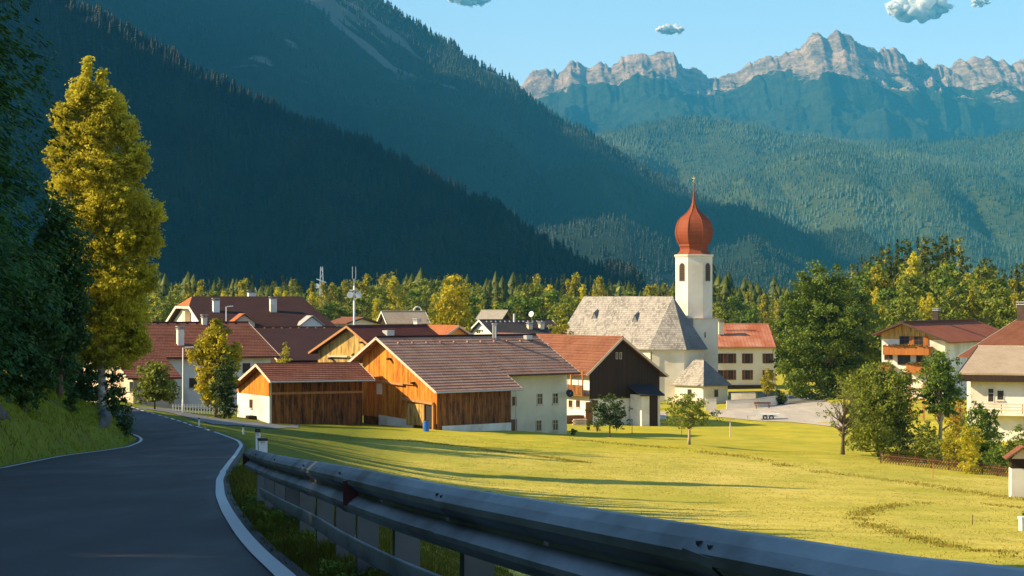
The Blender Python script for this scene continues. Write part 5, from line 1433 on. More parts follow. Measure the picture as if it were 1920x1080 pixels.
# dark spruces and broadleaved trees in the shade on the bank
def on(X, Y, dz=0): g = ground_at(X, Y); g.z += dz; return g
spruce('spruce', 'huge dark spruce with hanging boughs nearest the road on the shaded bank', on(-15.4, 60), 27, 9.4, 'needle_shade', 21, tiers=44, arms=11, sub=22, droop=.5, z0=.19, tw=.34, nq=10)
spruce('spruce', 'dark spruce half hidden behind the huge roadside spruce', on(-20.0, 82), 21, 7.4, 'needle_shade', 22, tiers=50, arms=12, sub=14, droop=.4, tw=.38, nq=7)
spruce('spruce', 'shaded spruce between the birch and the huge roadside spruce', on(-25.8, 108), 10.5, 5.6, 'needle_shade', 23, tiers=40, arms=12, sub=12, tw=.42, nq=7)
tree_px('broadleaf_tree', 'dark bushy tree with a slender black stem on the bank below the birch', 112, 700, 385, 125, 'leaf_shade', 'bark', Y=112, nclump=620, nleaf=24, size=.11, seed=31, crown0=.2, spread=.55, trunk=.16)
tree_px('broadleaf_tree', 'shaded round tree leaning over the foot of the huge roadside spruce', 45, 700, 470, 170, 'leaf_shade', 'bark', Y=92, nclump=560, nleaf=24, size=.10, seed=32, crown0=.08, spread=.5)
tree_px('bush', 'low dark bush on the grass slope under the shaded stems', 136, 758, 722, 34, 'leaf_shade', 'bark', Y=106, nclump=60, nleaf=16, size=.06, seed=33, crown0=.0, spread=.16, cat='bush')
tree_px('bush', 'dark shrub at the end of the grassy bank above the rock', 212, 770, 690, 60, 'leaf_shade', 'bark', Y=128, nclump=120, nleaf=16, size=.09, seed=34, crown0=.0, spread=.3, cat='bush')
tree_px('bush', 'small shrub hanging over the rock face at the road bend', 236, 800, 757, 36, 'leaf_shade', 'bark', Y=119, nclump=70, nleaf=14, size=.06, seed=36, crown0=.0, spread=.18, cat='bush')
tree_px('broadleaf_tree', 'olive green undergrowth tree in front of the pinkish farmhouse gable', 268, 770, 560, 110, 'leaf_olive', 'bark', Y=175, nclump=260, nleaf=20, size=.13, seed=35, crown0=.15, spread=.5) if False else None

# undergrowth that hides the left part of the farmhouse gable
tree_px('bush', 'dark olive thicket between the birch stem and the bank', 150, 775, 640, 110, 'leaf_shade', 'bark', Y=158, nclump=420, nleaf=20, size=.12, seed=37, crown0=.0, spread=.4, cat='bush')
tree_px('bush', 'tall dark thicket behind the slender black stem on the bank', 95, 760, 600, 110, 'leaf_shade', 'bark', Y=140, nclump=420, nleaf=20, size=.12, seed=38, crown0=.0, spread=.4, cat='bush')
# village trees
tree_px('maple', 'bright yellow green maple behind the lamp post by the side road', 405, 775, 605, 105, 'leaf_gold', 'bark', Y=212, nclump=420, nleaf=24, size=.15, seed=41, crown0=.16, spread=.5, shape='round', shell=.5)
tree_px('topiary', 'dense dark clipped evergreen under the yellow green maple', 420, 782, 672, 62, 'leaf_dark', 'bark', Y=208, nclump=260, nleaf=20, size=.10, seed=42, crown0=.02, spread=.3, shape='column', cat='shrub')
tree_px('broadleaf_tree', 'round olive tree in front of the red brown farmhouse eaves', 290, 775, 680, 88, 'leaf_olive', 'bark', Y=222, nclump=240, nleaf=20, size=.14, seed=43, crown0=.2, spread=.45, shape='flat')
tree_px('broadleaf_tree', 'big yellow topped tree above the bright orange cottage roof', 850, 640, 518, 112, 'leaf_gold', 'bark', Y=300, nclump=420, nleaf=22, size=.2, seed=44, crown0=.1, spread=.7, shape='round')
tree_px('broadleaf_tree', 'olive tree rising beside the shingled church roof', 1052, 640, 578, 56, 'leaf_yellow', 'bark', Y=320, nclump=160, nleaf=20, size=.17, seed=45, crown0=.1, spread=.5)
tree_px('apple_tree', 'dark leaved fruit tree with several stems before the dark gabled barn', 1143, 820, 737, 88, 'leaf_dark', 'bark', nclump=210, nleaf=18, size=.10, seed=46, crown0=.25, spread=.35, shape='flat', shell=.6)
tree_px('apple_tree', 'apple tree with pale stem and spreading olive crown alone on the lawn', 1292, 834, 738, 118, 'leaf_olive', 'bark_light', nclump=210, nleaf=18, size=.10, seed=47, crown0=.36, spread=.36, shape='flat', trunk=.14, shell=.6, ntips=14)
tree_px('sapling', 'slim young tree with thin pale crown in front of the parish house', 1440, 757, 690, 38, 'leaf_yellow', 'bark', nclump=90, nleaf=16, size=.12, seed=48, crown0=.3, spread=.32, trunk=.08, shape='round')
Yc = 318.0
M['leaf_chestnut'] = m_leaf('leaf_chestnut', (.09,.145,.014), (.22,.28,.028), (.055,.09,.010), .3)
tree_px('chestnut', 'massive dark green chestnut between the parish house and the chalet', 1545, 730, 500, 200, 'leaf_chestnut', 'bark', Y=Yc, nclump=560, nleaf=85, size=.19, seed=49, crown0=.04, spread=1.15, shape='round', shell=.3, trunk=.5)
tree_px('broadleaf_tree', 'shaded tree hidden behind the massive chestnut', 1492, 730, 535, 90, 'leaf_dark', 'bark', Y=340, nclump=300, nleaf=22, size=.2, seed=50, crown0=.05, spread=.8)
tree_px('cherry_tree', 'spreading orchard tree with dense olive green crown on the garden corner', 1648, 835, 688, 198, 'leaf_olive', 'bark', Y=208, nclump=1500, nleaf=22, size=.115, seed=51, crown0=.12, spread=.5, shape='round', shell=.4)
tree_px('apple_tree', 'half bare old fruit tree with crooked grey twigs beside the orchard crown', 1580, 853, 705, 100, 'leaf_olive', 'bark', nclump=75, nleaf=16, size=.08, seed=52, crown0=.3, spread=.33, shape='flat', ntips=46, trunk=.17, shell=.8)
tree_px('walnut_tree', 'tall pruned tree with pale forked stems before the chalet', 1762, 835, 655, 110, 'leaf_green', 'bark_light', Y=206, nclump=420, nleaf=20, size=.12, seed=53, crown0=.42, spread=.4, shape='round', ntips=20, trunk=.24, shell=.8)
tree_px('broadleaf_tree', 'broad dark leaved young tree before the white house balcony', 1838, 875, 755, 96, 'leaf_green', 'bark', Y=192, nclump=260, nleaf=20, size=.11, seed=54, crown0=.12, spread=.36)
tree_px('shrub', 'bright yellow upright shrub inside the lattice fence', 1820, 884, 800, 58, 'leaf_birch', 'bark', Y=185, nclump=260, nleaf=18, size=.07, seed=55, crown0=.0, spread=.2, shape='column', cat='shrub')
tree_px('shrub', 'olive conical shrub at the left end of the lattice fence', 1657, 868, 798, 54, 'leaf_olive', 'bark', Y=199, nclump=150, nleaf=18, size=.07, seed=56, crown0=.0, spread=.2, shape='column', cat='shrub')
tree_px('shrub', 'rusty olive shrub in the middle of the garden behind the fence', 1758, 872, 815, 62, 'leaf_olive', 'bark', Y=196, nclump=170, nleaf=18, size=.07, seed=57, crown0=.0, spread=.22, cat='shrub')
tree_px('shrub', 'orange tinged bush under the white house wall', 1800, 800, 742, 44, 'leaf_flower', 'bark', Y=222, nclump=90, nleaf=16, size=.09, seed=58, crown0=.0, spread=.25, cat='bush')
tree_px('shrub', 'low dark green bush at the right end of the lattice fence', 1868, 888, 838, 62, 'leaf_green', 'bark', Y=187, nclump=150, nleaf=18, size=.07, seed=59, crown0=.0, spread=.22, cat='bush')
tree_px('shrub', 'grey green bush against the white house base at the picture edge', 1912, 850, 800, 50, 'leaf_green', 'bark', Y=212, nclump=120, nleaf=18, size=.08, seed=60, crown0=.0, spread=.25, cat='bush')
tree_px('shrub', 'small leafy bush on the dark roof hollow between the two barns', 537, 700, 646, 34, 'leaf_yellow', 'bark', Y=246, nclump=60, nleaf=16, size=.12, seed=61, crown0=.3, spread=.35, cat='bush')
tree_px('shrub', 'climbing shrub growing up the pale yellow boarded gable', 662, 700, 655, 46, 'leaf_olive', 'bark', Y=250, nclump=80, nleaf=16, size=.12, seed=62, crown0=.1, spread=.35, cat='shrub')
tree_px('shrub', 'dark green bush at the end of the churchyard wall', 1462, 757, 731, 34, 'leaf_dark', 'bark', Y=305, nclump=80, nleaf=16, size=.12, seed=63, crown0=.0, spread=.35, cat='bush')
tree_px('shrub', 'low bush against the foot of the cream farmhouse wall', 1076, 816, 803, 15, 'leaf_green', 'bark', nclump=40, nleaf=12, size=.06, seed=64, crown0=.0, spread=.14, cat='bush')
for i, (px, by, ty, wp, lf, Y, lab) in enumerate(((1700,860,775,80,'leaf_dark',204,'dark green undergrowth bush beneath the spreading orchard tree'),(1738,868,790,56,'leaf_olive',200,'loose olive bush left of the pale forked stems'),
        (1788,872,800,64,'leaf_yellow',193,'light green bush right of the pale forked stems'),(1850,870,775,70,'leaf_green',196,'large green bush behind the bright yellow shrub'),(1790,790,735,50,'leaf_gold',226,'golden bush against the white house corner'),(1895,885,828,56,'leaf_olive',190,'broad olive bush next to the wayside shrine'))):
    tree_px('bush', lab, px, by, ty, wp, lf, 'bark', Y=Y, nclump=200, nleaf=18, size=.08, seed=400+i, crown0=.0, spread=.24, cat='bush')
# clipped hedge with a flat top
g = gp(1700, 866); k = F/g.y
V, Fq, t_ = leafcloud(np.random.default_rng(65), [(x/k, 0, 11/k, 9/k, 9/k, 9.5/k, 1) for x in np.arange(-30, 31, 7)], 330, 16, .06, .16, shell=.3)
e = empty('hedge', g, R(-8)); tag(e, 'neatly clipped light green hedge behind the lattice fence', 'hedge'); np_mesh('foliage', V, Fq, M['leaf_yellow'], e, t_)

# ---- wood on the rise at the right: individual trees (pines, firs, birches)
def proto_set():
    out = []
    for i, (kind, leaf) in enumerate((('fir','needle_mid'),('fir','needle'),('pine','needle_warm'),('pine','needle_mid'),('birch','leaf_yellow'),('birch','leaf_birch'),('round','leaf_olive'),('round','leaf_green'))):
        rr = np.random.default_rng(100+i)
        if kind == 'fir': V, Fq, t = conifer_mesh(rr, 1, .36, 20, 9, .35, 4, .55, .1)
        elif kind == 'pine':
            lobes = [(rr.normal()*.05*(1-q/13), rr.normal()*.05*(1-q/13), .22+.76*q/12, .19*(1-q/12.6)**.6*(.8+.4*rr.random()), .19*(1-q/12.6)**.6*(.8+.4*rr.random()), .035, (1-q/14)**1.2) for q in range(13)]
            V, Fq, t = leafcloud(rr, lobes, 210, 16, .013, .036, up=.6)
        elif kind == 'birch':
            lobes = [(rr.normal()*.03, rr.normal()*.03, .2+.75*q/9, .13*math.sin(.35+2.6*q/9)**.8, .13*math.sin(.35+2.6*q/9)**.8, .07, 1) for q in range(10)]
            V, Fq, t = leafcloud(rr, lobes, 130, 18, .014, .045)
        else:
            lobes = [(rr.normal()*.07, rr.normal()*.07, .2+.68*q/9, .2*math.sin(.5+2.3*q/9), .2*math.sin(.5+2.3*q/9), .07, 1) for q in range(10)]
            V, Fq, t = leafcloud(rr, lobes, 150, 18, .016, .06)
        e = empty('proto', (0,0,0)); m = MB(); m.tube([(0,0,-.02),(0,0,.5),(0,0,.93)], [.012,.008,.001], 6)
        m.build('trunk', M['bark_birch' if kind == 'birch' else 'bark'], e, True); np_mesh('crown', V, Fq, M[leaf], e, t)
        e['_k'] = kind; out.append(e)
    return out
PR = proto_set()
KN = {'fir': ('fir_tree', 'slender fir tree'), 'pine': ('pine_tree', 'dark layered pine'), 'birch': ('birch', 'yellowish birch'), 'round': ('broadleaf_tree', 'round crowned broadleaved tree')}
used = set()
def place(i, X, Y, h, wscale, where, group):
    src = PR[i]; kd = src['_k']
    if i in used: o = copy_tree(src)
    else: used.add(i); o = src
    o.name = KN[kd][0]; o.location = (X, Y, gz(X, Y)-.1); o.scale = (h*wscale, h*wscale, h); o.rotation_euler = (0, 0, random.uniform(0, 6.28))
    tag(o, KN[kd][1]+' '+where, 'tree', KN[kd][1]+'s '+group)
rw = np.random.default_rng(77)
def sky_r(px):          # outline of the wood on the right
    return np.interp(px, [1470,1540,1590,1620,1660,1700,1740,1770,1795,1815,1850,1875,1900,1960], [560,535,500,478,462,448,452,440,450,500,478,505,500,480])
spots = []
for px in np.arange(1585, 1950, 9.5):
    spots.append((px+rw.normal()*4, 445+rw.random()*45, sky_r(px)+abs(rw.normal())*7, int(rw.choice([0,1,2,3,1,3]))))
for px in np.arange(1600, 1950, 12):
    spots.append((px+rw.normal()*5, 400+rw.random()*30, max(sky_r(px)+22, 505)+rw.normal()*14, int(rw.choice([0,2,4,5,6,7,4,7]))))
for px in np.arange(1592, 1950, 15):
    spots.append((px+rw.normal()*5, 362+rw.random()*28, 548+rw.normal()*12, int(rw.choice([4,5,6,7,6,4]))))
for px, Y, tp, i in spots:
    X = (px-960)/F*Y; h = (CZ-(tp-HZ)/F*Y)-gz(X, Y)+.1
    place(i, X, Y, h, {0:.8,1:.75,2:.95,3:1.0,4:.85,5:.8,6:1.0,7:1.0}[i]*(.9+.25*rw.random()), 'in the wood on the rise behind the chalet', 'in the wood behind the chalet')
# front rank of the valley wood: individual trees behind the village roofs
def sky_l(px):
    return np.interp(px, [-50,300,380,440,520,560,610,640,700,740,790,830,870,905,930,960,985,1010,1050,1090,1130,1200,1250,1290,1340,1400,1450,1500,1560],
                         [545,534,522,520,516,528,530,525,515,505,520,508,520,528,540,532,506,508,512,515,522,530,532,535,538,545,548,552,540])
spots = []
for px in np.arange(240, 1560, 8.5):
    spots.append((px+rw.normal()*5, 560+rw.random()*60, sky_l(px)+abs(rw.normal())*9, int(rw.choice([0,1,0,1,4,0,2,6]))))
for px in np.arange(240, 1560, 15):
    spots.append((px+rw.normal()*6, 500+rw.random()*40, sky_l(px)+26+rw.normal()*9, int(rw.choice([6,4,5,7,6,0]))))
for px, Y, tp, i in spots:
    X = (px-960)/F*Y; h = (CZ-(tp-HZ)/F*Y)-gz(X, Y)+.1
    place(i, X, Y, h, {0:.85,1:.8,2:1,3:1,4:1.0,5:.9,6:1.2,7:1.2}[i]*(.85+.3*rw.random()), 'in the front rank of the valley wood behind the village', 'in the valley wood behind the village')

# ---- the wooded slope left of the road (out of the frame): its spruces shade road, bank and rail
p = []
rq = np.random.default_rng(9)
for k in range(110):
    Y = -42+rq.random()*110; X = -21-rq.random()*26-(.05*max(Y,0))
    p.append((X, Y))
for k in range(26):
    Y = 58+rq.random()*62; X = -.225*Y-6-rq.random()*22
    p.append((min(X,-24), Y))
for k in range(95):
    Y = 92+rq.random()*50; X = -34-rq.random()*16
    p.append((X, Y))
for k in range(16):
    Y = -30+rq.random()*40; X = -13-rq.random()*8
    p.append((X, Y))
for k in range(80):
    Y = 140+rq.random()*46; X = -.225*Y-6-rq.random()*20
    p.append((X, Y))
for k in range(44):
    Y = 26+rq.random()*44; X = -25-rq.random()*18
    p.append((X, Y))
p = np.array(p); P3 = np.stack([p[:,0], p[:,1], Hg(p[:,0], p[:,1])-.3], 1)
hh = np.where(p[:,1] < 40, 18, 11)+rq.random(len(p))*6
hh[-44:] = 16+rq.random(44)*5; hh[-124:-44] = 22+rq.random(80)*8
hh[136:231] = 14+rq.random(95)*6
hh = np.where((p[:,1] > 134) & (p[:,1] < 166), 9+.25*hh, hh)
PV = []
for s_ in (201,202): 
    V, Fq, t = conifer_mesh(np.random.default_rng(s_), 1, .38, 22, 9, .35, 4, .6, .02); PV.append((V, np.concatenate([Fq[:,[0,1,2]],Fq[:,[0,2,3]]])))
scatter('spruce_wood', PV, P3, hh, np.full(len(p), 1.05), M['needle_shade'], rq.random(len(p)), 'dense spruce wood on the slope beside the road', 'wood', seed=4)
# ================================================================ roads of the village, guard rail, street furniture
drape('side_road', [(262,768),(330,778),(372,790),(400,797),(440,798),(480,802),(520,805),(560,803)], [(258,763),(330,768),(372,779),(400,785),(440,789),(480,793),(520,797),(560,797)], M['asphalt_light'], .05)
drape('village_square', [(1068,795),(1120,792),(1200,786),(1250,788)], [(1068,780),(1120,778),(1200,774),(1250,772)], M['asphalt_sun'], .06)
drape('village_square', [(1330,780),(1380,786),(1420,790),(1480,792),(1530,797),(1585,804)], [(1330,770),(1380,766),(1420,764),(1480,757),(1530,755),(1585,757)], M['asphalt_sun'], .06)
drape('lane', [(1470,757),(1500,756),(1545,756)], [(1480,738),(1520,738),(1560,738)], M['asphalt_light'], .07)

def sweep(path, prof, up=Vector((0,0,1))):
    """profile (outward, height) along a path; outward is towards the road"""
    m = MB(); n = len(path); L = len(prof)
    for k, p in enumerate(path):
        d = (path[min(k+1,n-1)]-path[max(k-1,0)]); d.z = 0; d.normalize(); out = Vector((-d.y, d.x, 0))
        if out.x > 0: out = -out
        for a, z in prof: m.v.append(tuple(p+out*a+Vector((0,0,z))))
    for k in range(n-1):
        for j in range(L-1): m.f.append((k*L+j, (k+1)*L+j, (k+1)*L+j+1, k*L+j+1))
    return m
# smooth path through the surveyed points
def catmull(pts, per=8):
    out = []
    for i in range(len(pts)-1):
        p0, p1, p2, p3 = pts[max(i-1,0)], pts[i], pts[i+1], pts[min(i+2,len(pts)-1)]
        for j in range(per):
            t = j/per; out.append(.5*((2*p1)+(p2-p0)*t+(2*p0-5*p1+4*p2-p3)*t*t+(3*p1-p0-3*p2+p3)*t**3))
    return out+[pts[-1]]
path = catmull(RAILP)
gr = empty('guard_rail', RAILP[0]); tag(gr, 'galvanised steel guard rail curving along the road edge with lower rail and posts', 'guard rail')
loc = [q-RAILP[0] for q in path]
W = [(.0,0),(.012,-.004),(.05,-.035),(.082,-.068),(.084,-.095),(.045,-.128),(.014,-.150),(.014,-.172),(.045,-.195),(.084,-.228),(.084,-.250),(.05,-.285),(.012,-.306),(.0,-.31),(-.004,-.306)]
m = sweep(loc, W); bm = m.build('beam', M['rail'], gr, False)
md = bm.modifiers.new('thickness', 'SOLIDIFY'); md.thickness = .004
# lower rail for motorcyclists
lo = [(.06,-.44),(.075,-.43),(.085,-.445),(.085,-.53),(.075,-.545),(.06,-.535)]
i0 = 8
m = sweep(loc[i0:], lo); m.build('lower_rail', M['rail'], gr, True)
# posts
acc = 0; nxt = .9; posts = []
for a, c in zip(loc[:-1], loc[1:]):
    d = (c-a).length
    while nxt <= acc+d:
        t = (nxt-acc)/d; posts.append((a.lerp(c, t), (c-a).normalized())); nxt += 2.35
    acc += d
for k, (q, d) in enumerate(posts):
    d.z = 0; d.normalize(); out = Vector((-d.y, d.x, 0)); out = -out if out.x > 0 else out
    m = MB()
    def pb(u0, u1, v0, v1, z0, z1):
        pts = [q+d*u0+out*v0, q+d*u1+out*v0, q+d*u1+out*v1, q+d*u0+out*v1]
        m.slab([p+Vector((0,0,z1)) for p in pts], z1-z0, n=(0,0,1))
    pb(-.06,.06,-.20,-.05,-1.3,-.03)
    m.build('post', M['post_steel'], gr)
    m = MB(); pb(-.04,.04,-.05,.012,-.21,-.11); m.build('spacer', M['rail'], gr)
    m = MB()
    for s_ in (-.02, .02): m.box(q.x+out.x*.02+d.x*s_-.007, q.x+out.x*.02+d.x*s_+.007, q.y+out.y*.02+d.y*s_-.007, q.y+out.y*.02+d.y*s_+.007, q.z-.168, q.z-.152)
    m.build('bolt', M['steel'], gr)
    if k % 2 == 1:             # overlap of two beam lengths with its bolts
        m = sweep([q-d*.16, q+d*.16], [(a+.005, z) for a, z in W[1:-2]]); m.build('splice', M['rail'], gr)
        m = MB()
        for u_ in (-.06,.06):
            m = MB(); c = q+d*u_+out*.062; m.box(c.x-.010, c.x+.010, c.y-.018, c.y+.018, c.z-.048, c.z-.036); m.build('splice_bolt', M['black'], gr)
# red reflectors in the hollow of the beam
for px in (672, 468):
    j = min(range(len(path)), key=lambda i: abs(path[i].x/path[i].y*F+960-px))
    q, d = loc[j], (loc[min(j+1,len(loc)-1)]-loc[max(j-1,0)]).normalized(); d.z = 0; d.normalize(); out = Vector((-d.y,d.x,0)); out = -out if out.x > 0 else out
    m = MB(); a = q+out*.02+Vector((0,0,-.055)); c = q+out*.02+Vector((0,0,-.245)); e_ = q+out*.115+d*.0+Vector((0,0,-.235)); f_ = q+out*.115+Vector((0,0,-.075))
    pts = [a, f_, e_, c]; m.slab([p+d*.0 for p in pts], .03, n=d); o = m.build('reflector', M['red_reflector'], gr)

# marker posts
def marker(px, top, bot, label, Y=None, wpx=None):
    g = gp(px, bot) if Y is None else P(px, bot, Y)
    k = F/g.y; h = (bot-top)/k; w = .12
    e = empty('marker_post', g, R(20)); tag(e, label, 'marker post', 'white marker posts along the road edge' if False else None)
    m = MB(); m.slab([(-w/2,-.05,h*.78),(w/2,-.05,h*.78),(w/2*.8,.05,h*.78),(-w/2*.8,.05,h*.78)], h*.78+.3, n=(0,0,1)); m.build('shaft', M['white_paint'], e)
    m = MB(); m.slab([(-w/2-.003,-.053,h),(w/2+.003,-.053,h*.98),(w/2*.8+.003,.053,h*.98),(-w/2*.8-.003,.053,h)], h*.2, n=(0,0,1)); m.build('black_band', M['black'], e)
    m = MB(); m.box(-.025,.025,-.06,-.052,h*.62,h*.76); m.build('reflector', M['steel'], e)
    return e
marker(456, 797, 815, 'small white marker post on the verge beside the side road')
marker(483, 803, 840, 'tall white marker post with black top just behind the rail end', Y=56)
marker(491.5, 821, 846, 'squat white marker post with black cap touching the guard rail end', Y=30)
marker(373, 783, 797, 'white marker post at the corner of the side road', Y=160)

# street lamp, masts
def lamp(px, bot, top, Y, label, arm=1.0, name='street_lamp', cat='street lamp'):
    p = P(px, bot, Y); g = ground_at(p.x, Y); h = CZ-(top-HZ)/F*Y-g.z
    e = empty(name, g); tag(e, label, cat)
    m = MB(); m.tube([(0,0,-.3),(0,0,1.2),(0,0,1.25),(0,0,h)], [.10,.10,.07,.045], 10); m.build('pole', M['white_paint'], e, True)
    m = MB(); m.tube([(0,0,h-.05),(arm*.6,-.1,h+.02)], .03, 6); m.build('arm', M['steel'], e)
    m = MB(); m.slab([(arm*.2,-.22,h+.09),(arm,-.22,h+.12),(arm,.1,h+.12),(arm*.2,.1,h+.09)], .1); m.build('lamp_head', M['white_paint'], e)
    return e
lamp(343, 770, 652, 208, 'slim white street lamp between the farmhouse and the yellow green maple')
lamp(424, 640, 575, 300, 'distant thin lamp standing before the big dark guesthouse roof', .9)
p = P(664, 620, 300); g = ground_at(p.x, p.y); zt = CZ-(553-HZ)/F*300; z2 = CZ-(500-HZ)/F*300
e = empty('antenna_mast', g); tag(e, 'pale antenna mast with two round drums and a forked tip above the roofs', 'mast')
m = MB(); m.tube([(0,0,-.5),(0,0,zt-g.z+1.2)], [.17,.12], 10); m.build('pole', M['white_paint'], e, True)
m = MB(); m.tube([(0,0,zt-g.z+1.0),(0,0,z2-g.z-1.6)], [.07,.05], 8); m.build('upper_pole', M['steel'], e)
m = MB()
for s_ in (-.22,.22): m.tube([(0,0,z2-g.z-1.9),(s_,0,z2-g.z-1.5),(s_,0,z2-g.z)], .045, 6)
m.build('fork_aerial', M['steel'], e)
m = MB(); m.lathe([(.5,0),(.62,.05),(.5,.12)], 14, (0,0,zt-g.z+.55)); m.build('platform', M['steel'], e)
for s_ in (-.5,.58):
    m = MB(); m.tube([(s_,-.35,zt-g.z),(s_,.25,zt-g.z)], .42, 16); m.build('drum_antenna', M['white_paint'], e)
p = P(603, 560, 640); g = ground_at(p.x, p.y); zt = CZ-(500-HZ)/F*640-g.z
e = empty('lattice_tower', g); tag(e, 'far lattice transmitter tower rising out of the valley wood', 'tower')
m = MB()
for sx in (-1,1):
    for sy in (-1,1): m.bar((sx*1.2,sy*1.2,0),(sx*.25,sy*.25,zt), .18)
for k in range(14):
    a, c = zt*k/14, zt*(k+1)/14; wa, wc = 1.2-.95*k/14, 1.2-.95*(k+1)/14; s_ = 1 if k%2 else -1
    m.bar((s_*wa,-wa,a),(-s_*wc,-wc,c), .12); m.bar((s_*wa,wa,a),(-s_*wc,wc,c), .12); m.bar((-wa,s_*wa,a),(-wc,-s_*wc,c), .12)
m.build('lattice', M['white_paint'], e)
m = MB(); m.tube([(-1.3,-.3,zt*.78),(-1.3,.3,zt*.78)], .7, 12); m.tube([(1.1,-.3,zt*.60),(1.1,.3,zt*.60)], .8, 12); m.build('dish', M['white_paint'], e)
m = MB(); m.bar((-1.5,0,zt*.86),(1.3,0,zt*.82), .25); m.build('platform', M['white_paint'], e)

# blue barrel
g = gp(799, 809); e = empty('barrel', g); tag(e, 'bright blue plastic barrel standing before the barn door', 'barrel')
m = MB(); m.lathe([(.24,0),(.28,.04),(.28,.3),(.295,.31),(.295,.34),(.28,.35),(.28,.62),(.295,.63),(.295,.66),(.28,.67),(.28,.92),(.24,.98)], 20); m.build('drum', M['blue_plastic'], e)
m = MB(); m.lathe([(.255,.985),(.26,1.03),(.2,1.04)], 20); m.build('lid', M['black'], e)
# pots
for px, py, r_, lab, lf in ((1103,807,.2,'round dark plant pot with a clipped ball plant nearer the farmhouse wall','leaf_green'),(1119,809,.2,'clay pot with a bushy yellow green plant on the lawn','leaf_yellow')):
    g = gp(px, py); e = empty('plant_pot', g); tag(e, lab, 'plant pot')
    m = MB(); m.lathe([(r_*.7,0),(r_,.28),(r_*1.1,.28),(r_*1.1,.34),(r_*.9,.34)], 14); m.build('pot', M['clay'] if lf == 'leaf_yellow' else M['black'], e)
    V, Fq, t_ = leafcloud(np.random.default_rng(int(px)), [(0,0,.62,.28,.28,.26,1)], 40, 12, .045, .1); np_mesh('plant', V, Fq, M[lf], e, t_)
# clothes posts and stakes
def stake(name, label, cat, px, bot, top, w=.06, cross=0, mat='frame_brown'):
    g = gp(px, bot); h = (bot-top)/(F/g.y); e = empty(name, g, R(10)); tag(e, label, cat)
    m = MB(); m.tube([(0,0,-.2),(.02,0,h)], [w/2,w/2*.9], 7); m.build('shaft', M[mat], e)
    if cross:
        m = MB(); m.bar((-cross,0,h),(cross,0,h+.02), .07, .06); m.build('crossbar', M['trim_light'], e)
        m = MB(); m.bar((-cross*.6,0,h+.0),(0,0,h-.35), .03); m.build('brace', M[mat], e)
    return e
stake('clothes_post', 'T shaped clothes post with pale crossbar on the lawn near the square', 'clothes post', 1369, 819, 787, .14, .55, 'trim_light')
stake('clothes_post', 'plain thin post standing right of the dark leaved fruit tree', 'post', 1185, 814, 789, .07)
stake('clothes_post', 'thin post left of the pale apple stem on the lawn', 'post', 1278, 818, 790, .05)
stake('stake', 'thin stake in the grass in front of the lattice fence', 'stake', 1749, 897, 868, .07, 0, 'beam')
stake('stake', 'short stake leaning in the curved mown track', 'stake', 1823, 985, 966, .05, 0, 'frame_brown')
# lattice fence of crossed laths
fe = empty('lattice_fence', gp(1650, 868)); tag(fe, 'brown crossed lath fence along the garden edge', 'fence')
o0 = fe.location.copy(); fp = [gp(x, y) for x, y in ((1650,868),(1700,874),(1760,880),(1820,887),(1900,897))]
L_ = [0]
for a, c in zip(fp[:-1], fp[1:]): L_.append(L_[-1]+(c-a).length)
def fpt(s_):
    for i in range(len(fp)-1):
        if s_ <= L_[i+1] or i == len(fp)-2:
            q = fp[i].lerp(fp[i+1], (s_-L_[i])/(L_[i+1]-L_[i])); return Vector((q.x, q.y, gz(q.x, q.y)))-o0
m = MB(); s_ = .2
while s_ < L_[-1]-.8:
    a, c = fpt(s_), fpt(s_+.62); m.bar(a+Vector((0,-.03,.06)), c+Vector((0,-.03,.86)), .055, .02, up=(0,1,0))
    m.bar(a+Vector((0,.03,.86)), c+Vector((0,.03,.06)), .055, .02, up=(0,1,0)); s_ += .27
m.build('lattice', M['frame_brown'], fe)
for z_ in (.25, .68):
    m = MB(); 
    for i in np.linspace(0, L_[-1], 13)[:-1]: m.bar(fpt(i)+Vector((0,0,z_)), fpt(min(L_[-1], i+L_[-1]/12))+Vector((0,0,z_)), .045, .04)
    m.build('rail', M['frame_brown'], fe)
for s_ in np.linspace(.1, L_[-1]-.1, 9):
    a = fpt(s_); m = MB(); m.box(a.x-.05,a.x+.05,a.y+.06,a.y+.16,a.z-.3,a.z+1.0); m.build('post', M['frame_brown'], fe)
# small roofed hut and white post at the right edge
g = P(1916, 925, 150); g.z = gz(g.x, g.y); e = empty('shrine', g, R(-6)); tag(e, 'small white wayside shrine with shingled gable roof at the field edge', 'shrine')
kk = F/150; w_ = .75; hz_ = (925-880)/kk
m = MB(); m.box(-w_,w_,-.6,.9,-1.0,hz_+.35); m.build('wall', M['plaster_white'], e)
m = MB(); m.box(-w_+.02,w_+.1,-.5,.8,hz_+.36,hz_+1.0); m.build('recess', M['wood_dark'], e)
rz_ = hz_+1.75
m = MB(); m.slab([(-w_-.35,-.95,hz_+.95),(0,-.95,rz_),(0,1.1,rz_),(-w_-.35,1.1,hz_+.95)][::-1], .08); m.build('roof', M['tile_red'], e)
m = MB(); m.slab([(w_+.35,-.95,hz_+.95),(0,-.95,rz_),(0,1.1,rz_),(w_+.35,1.1,hz_+.95)], .08); m.build('roof', M['tile_red'], e)
m = MB(); m.poly([(-w_,-.58,hz_+1.0),(w_,-.58,hz_+1.0),(0,-.58,rz_-.1)]); m.build('gable', M['trim_light'], e)
g = gp(1917, 995); e = empty('trough', g, R(10)); tag(e, 'white block trough with a leafy plant on the field at the frame edge', 'trough')
kk = F/g.y; m = MB(); m.box(-.1,.5,-.2,.25,-.3,22/kk); m.box(-.14,.54,-.24,.29,22/kk,26/kk); m.build('block', M['white_paint'], e)
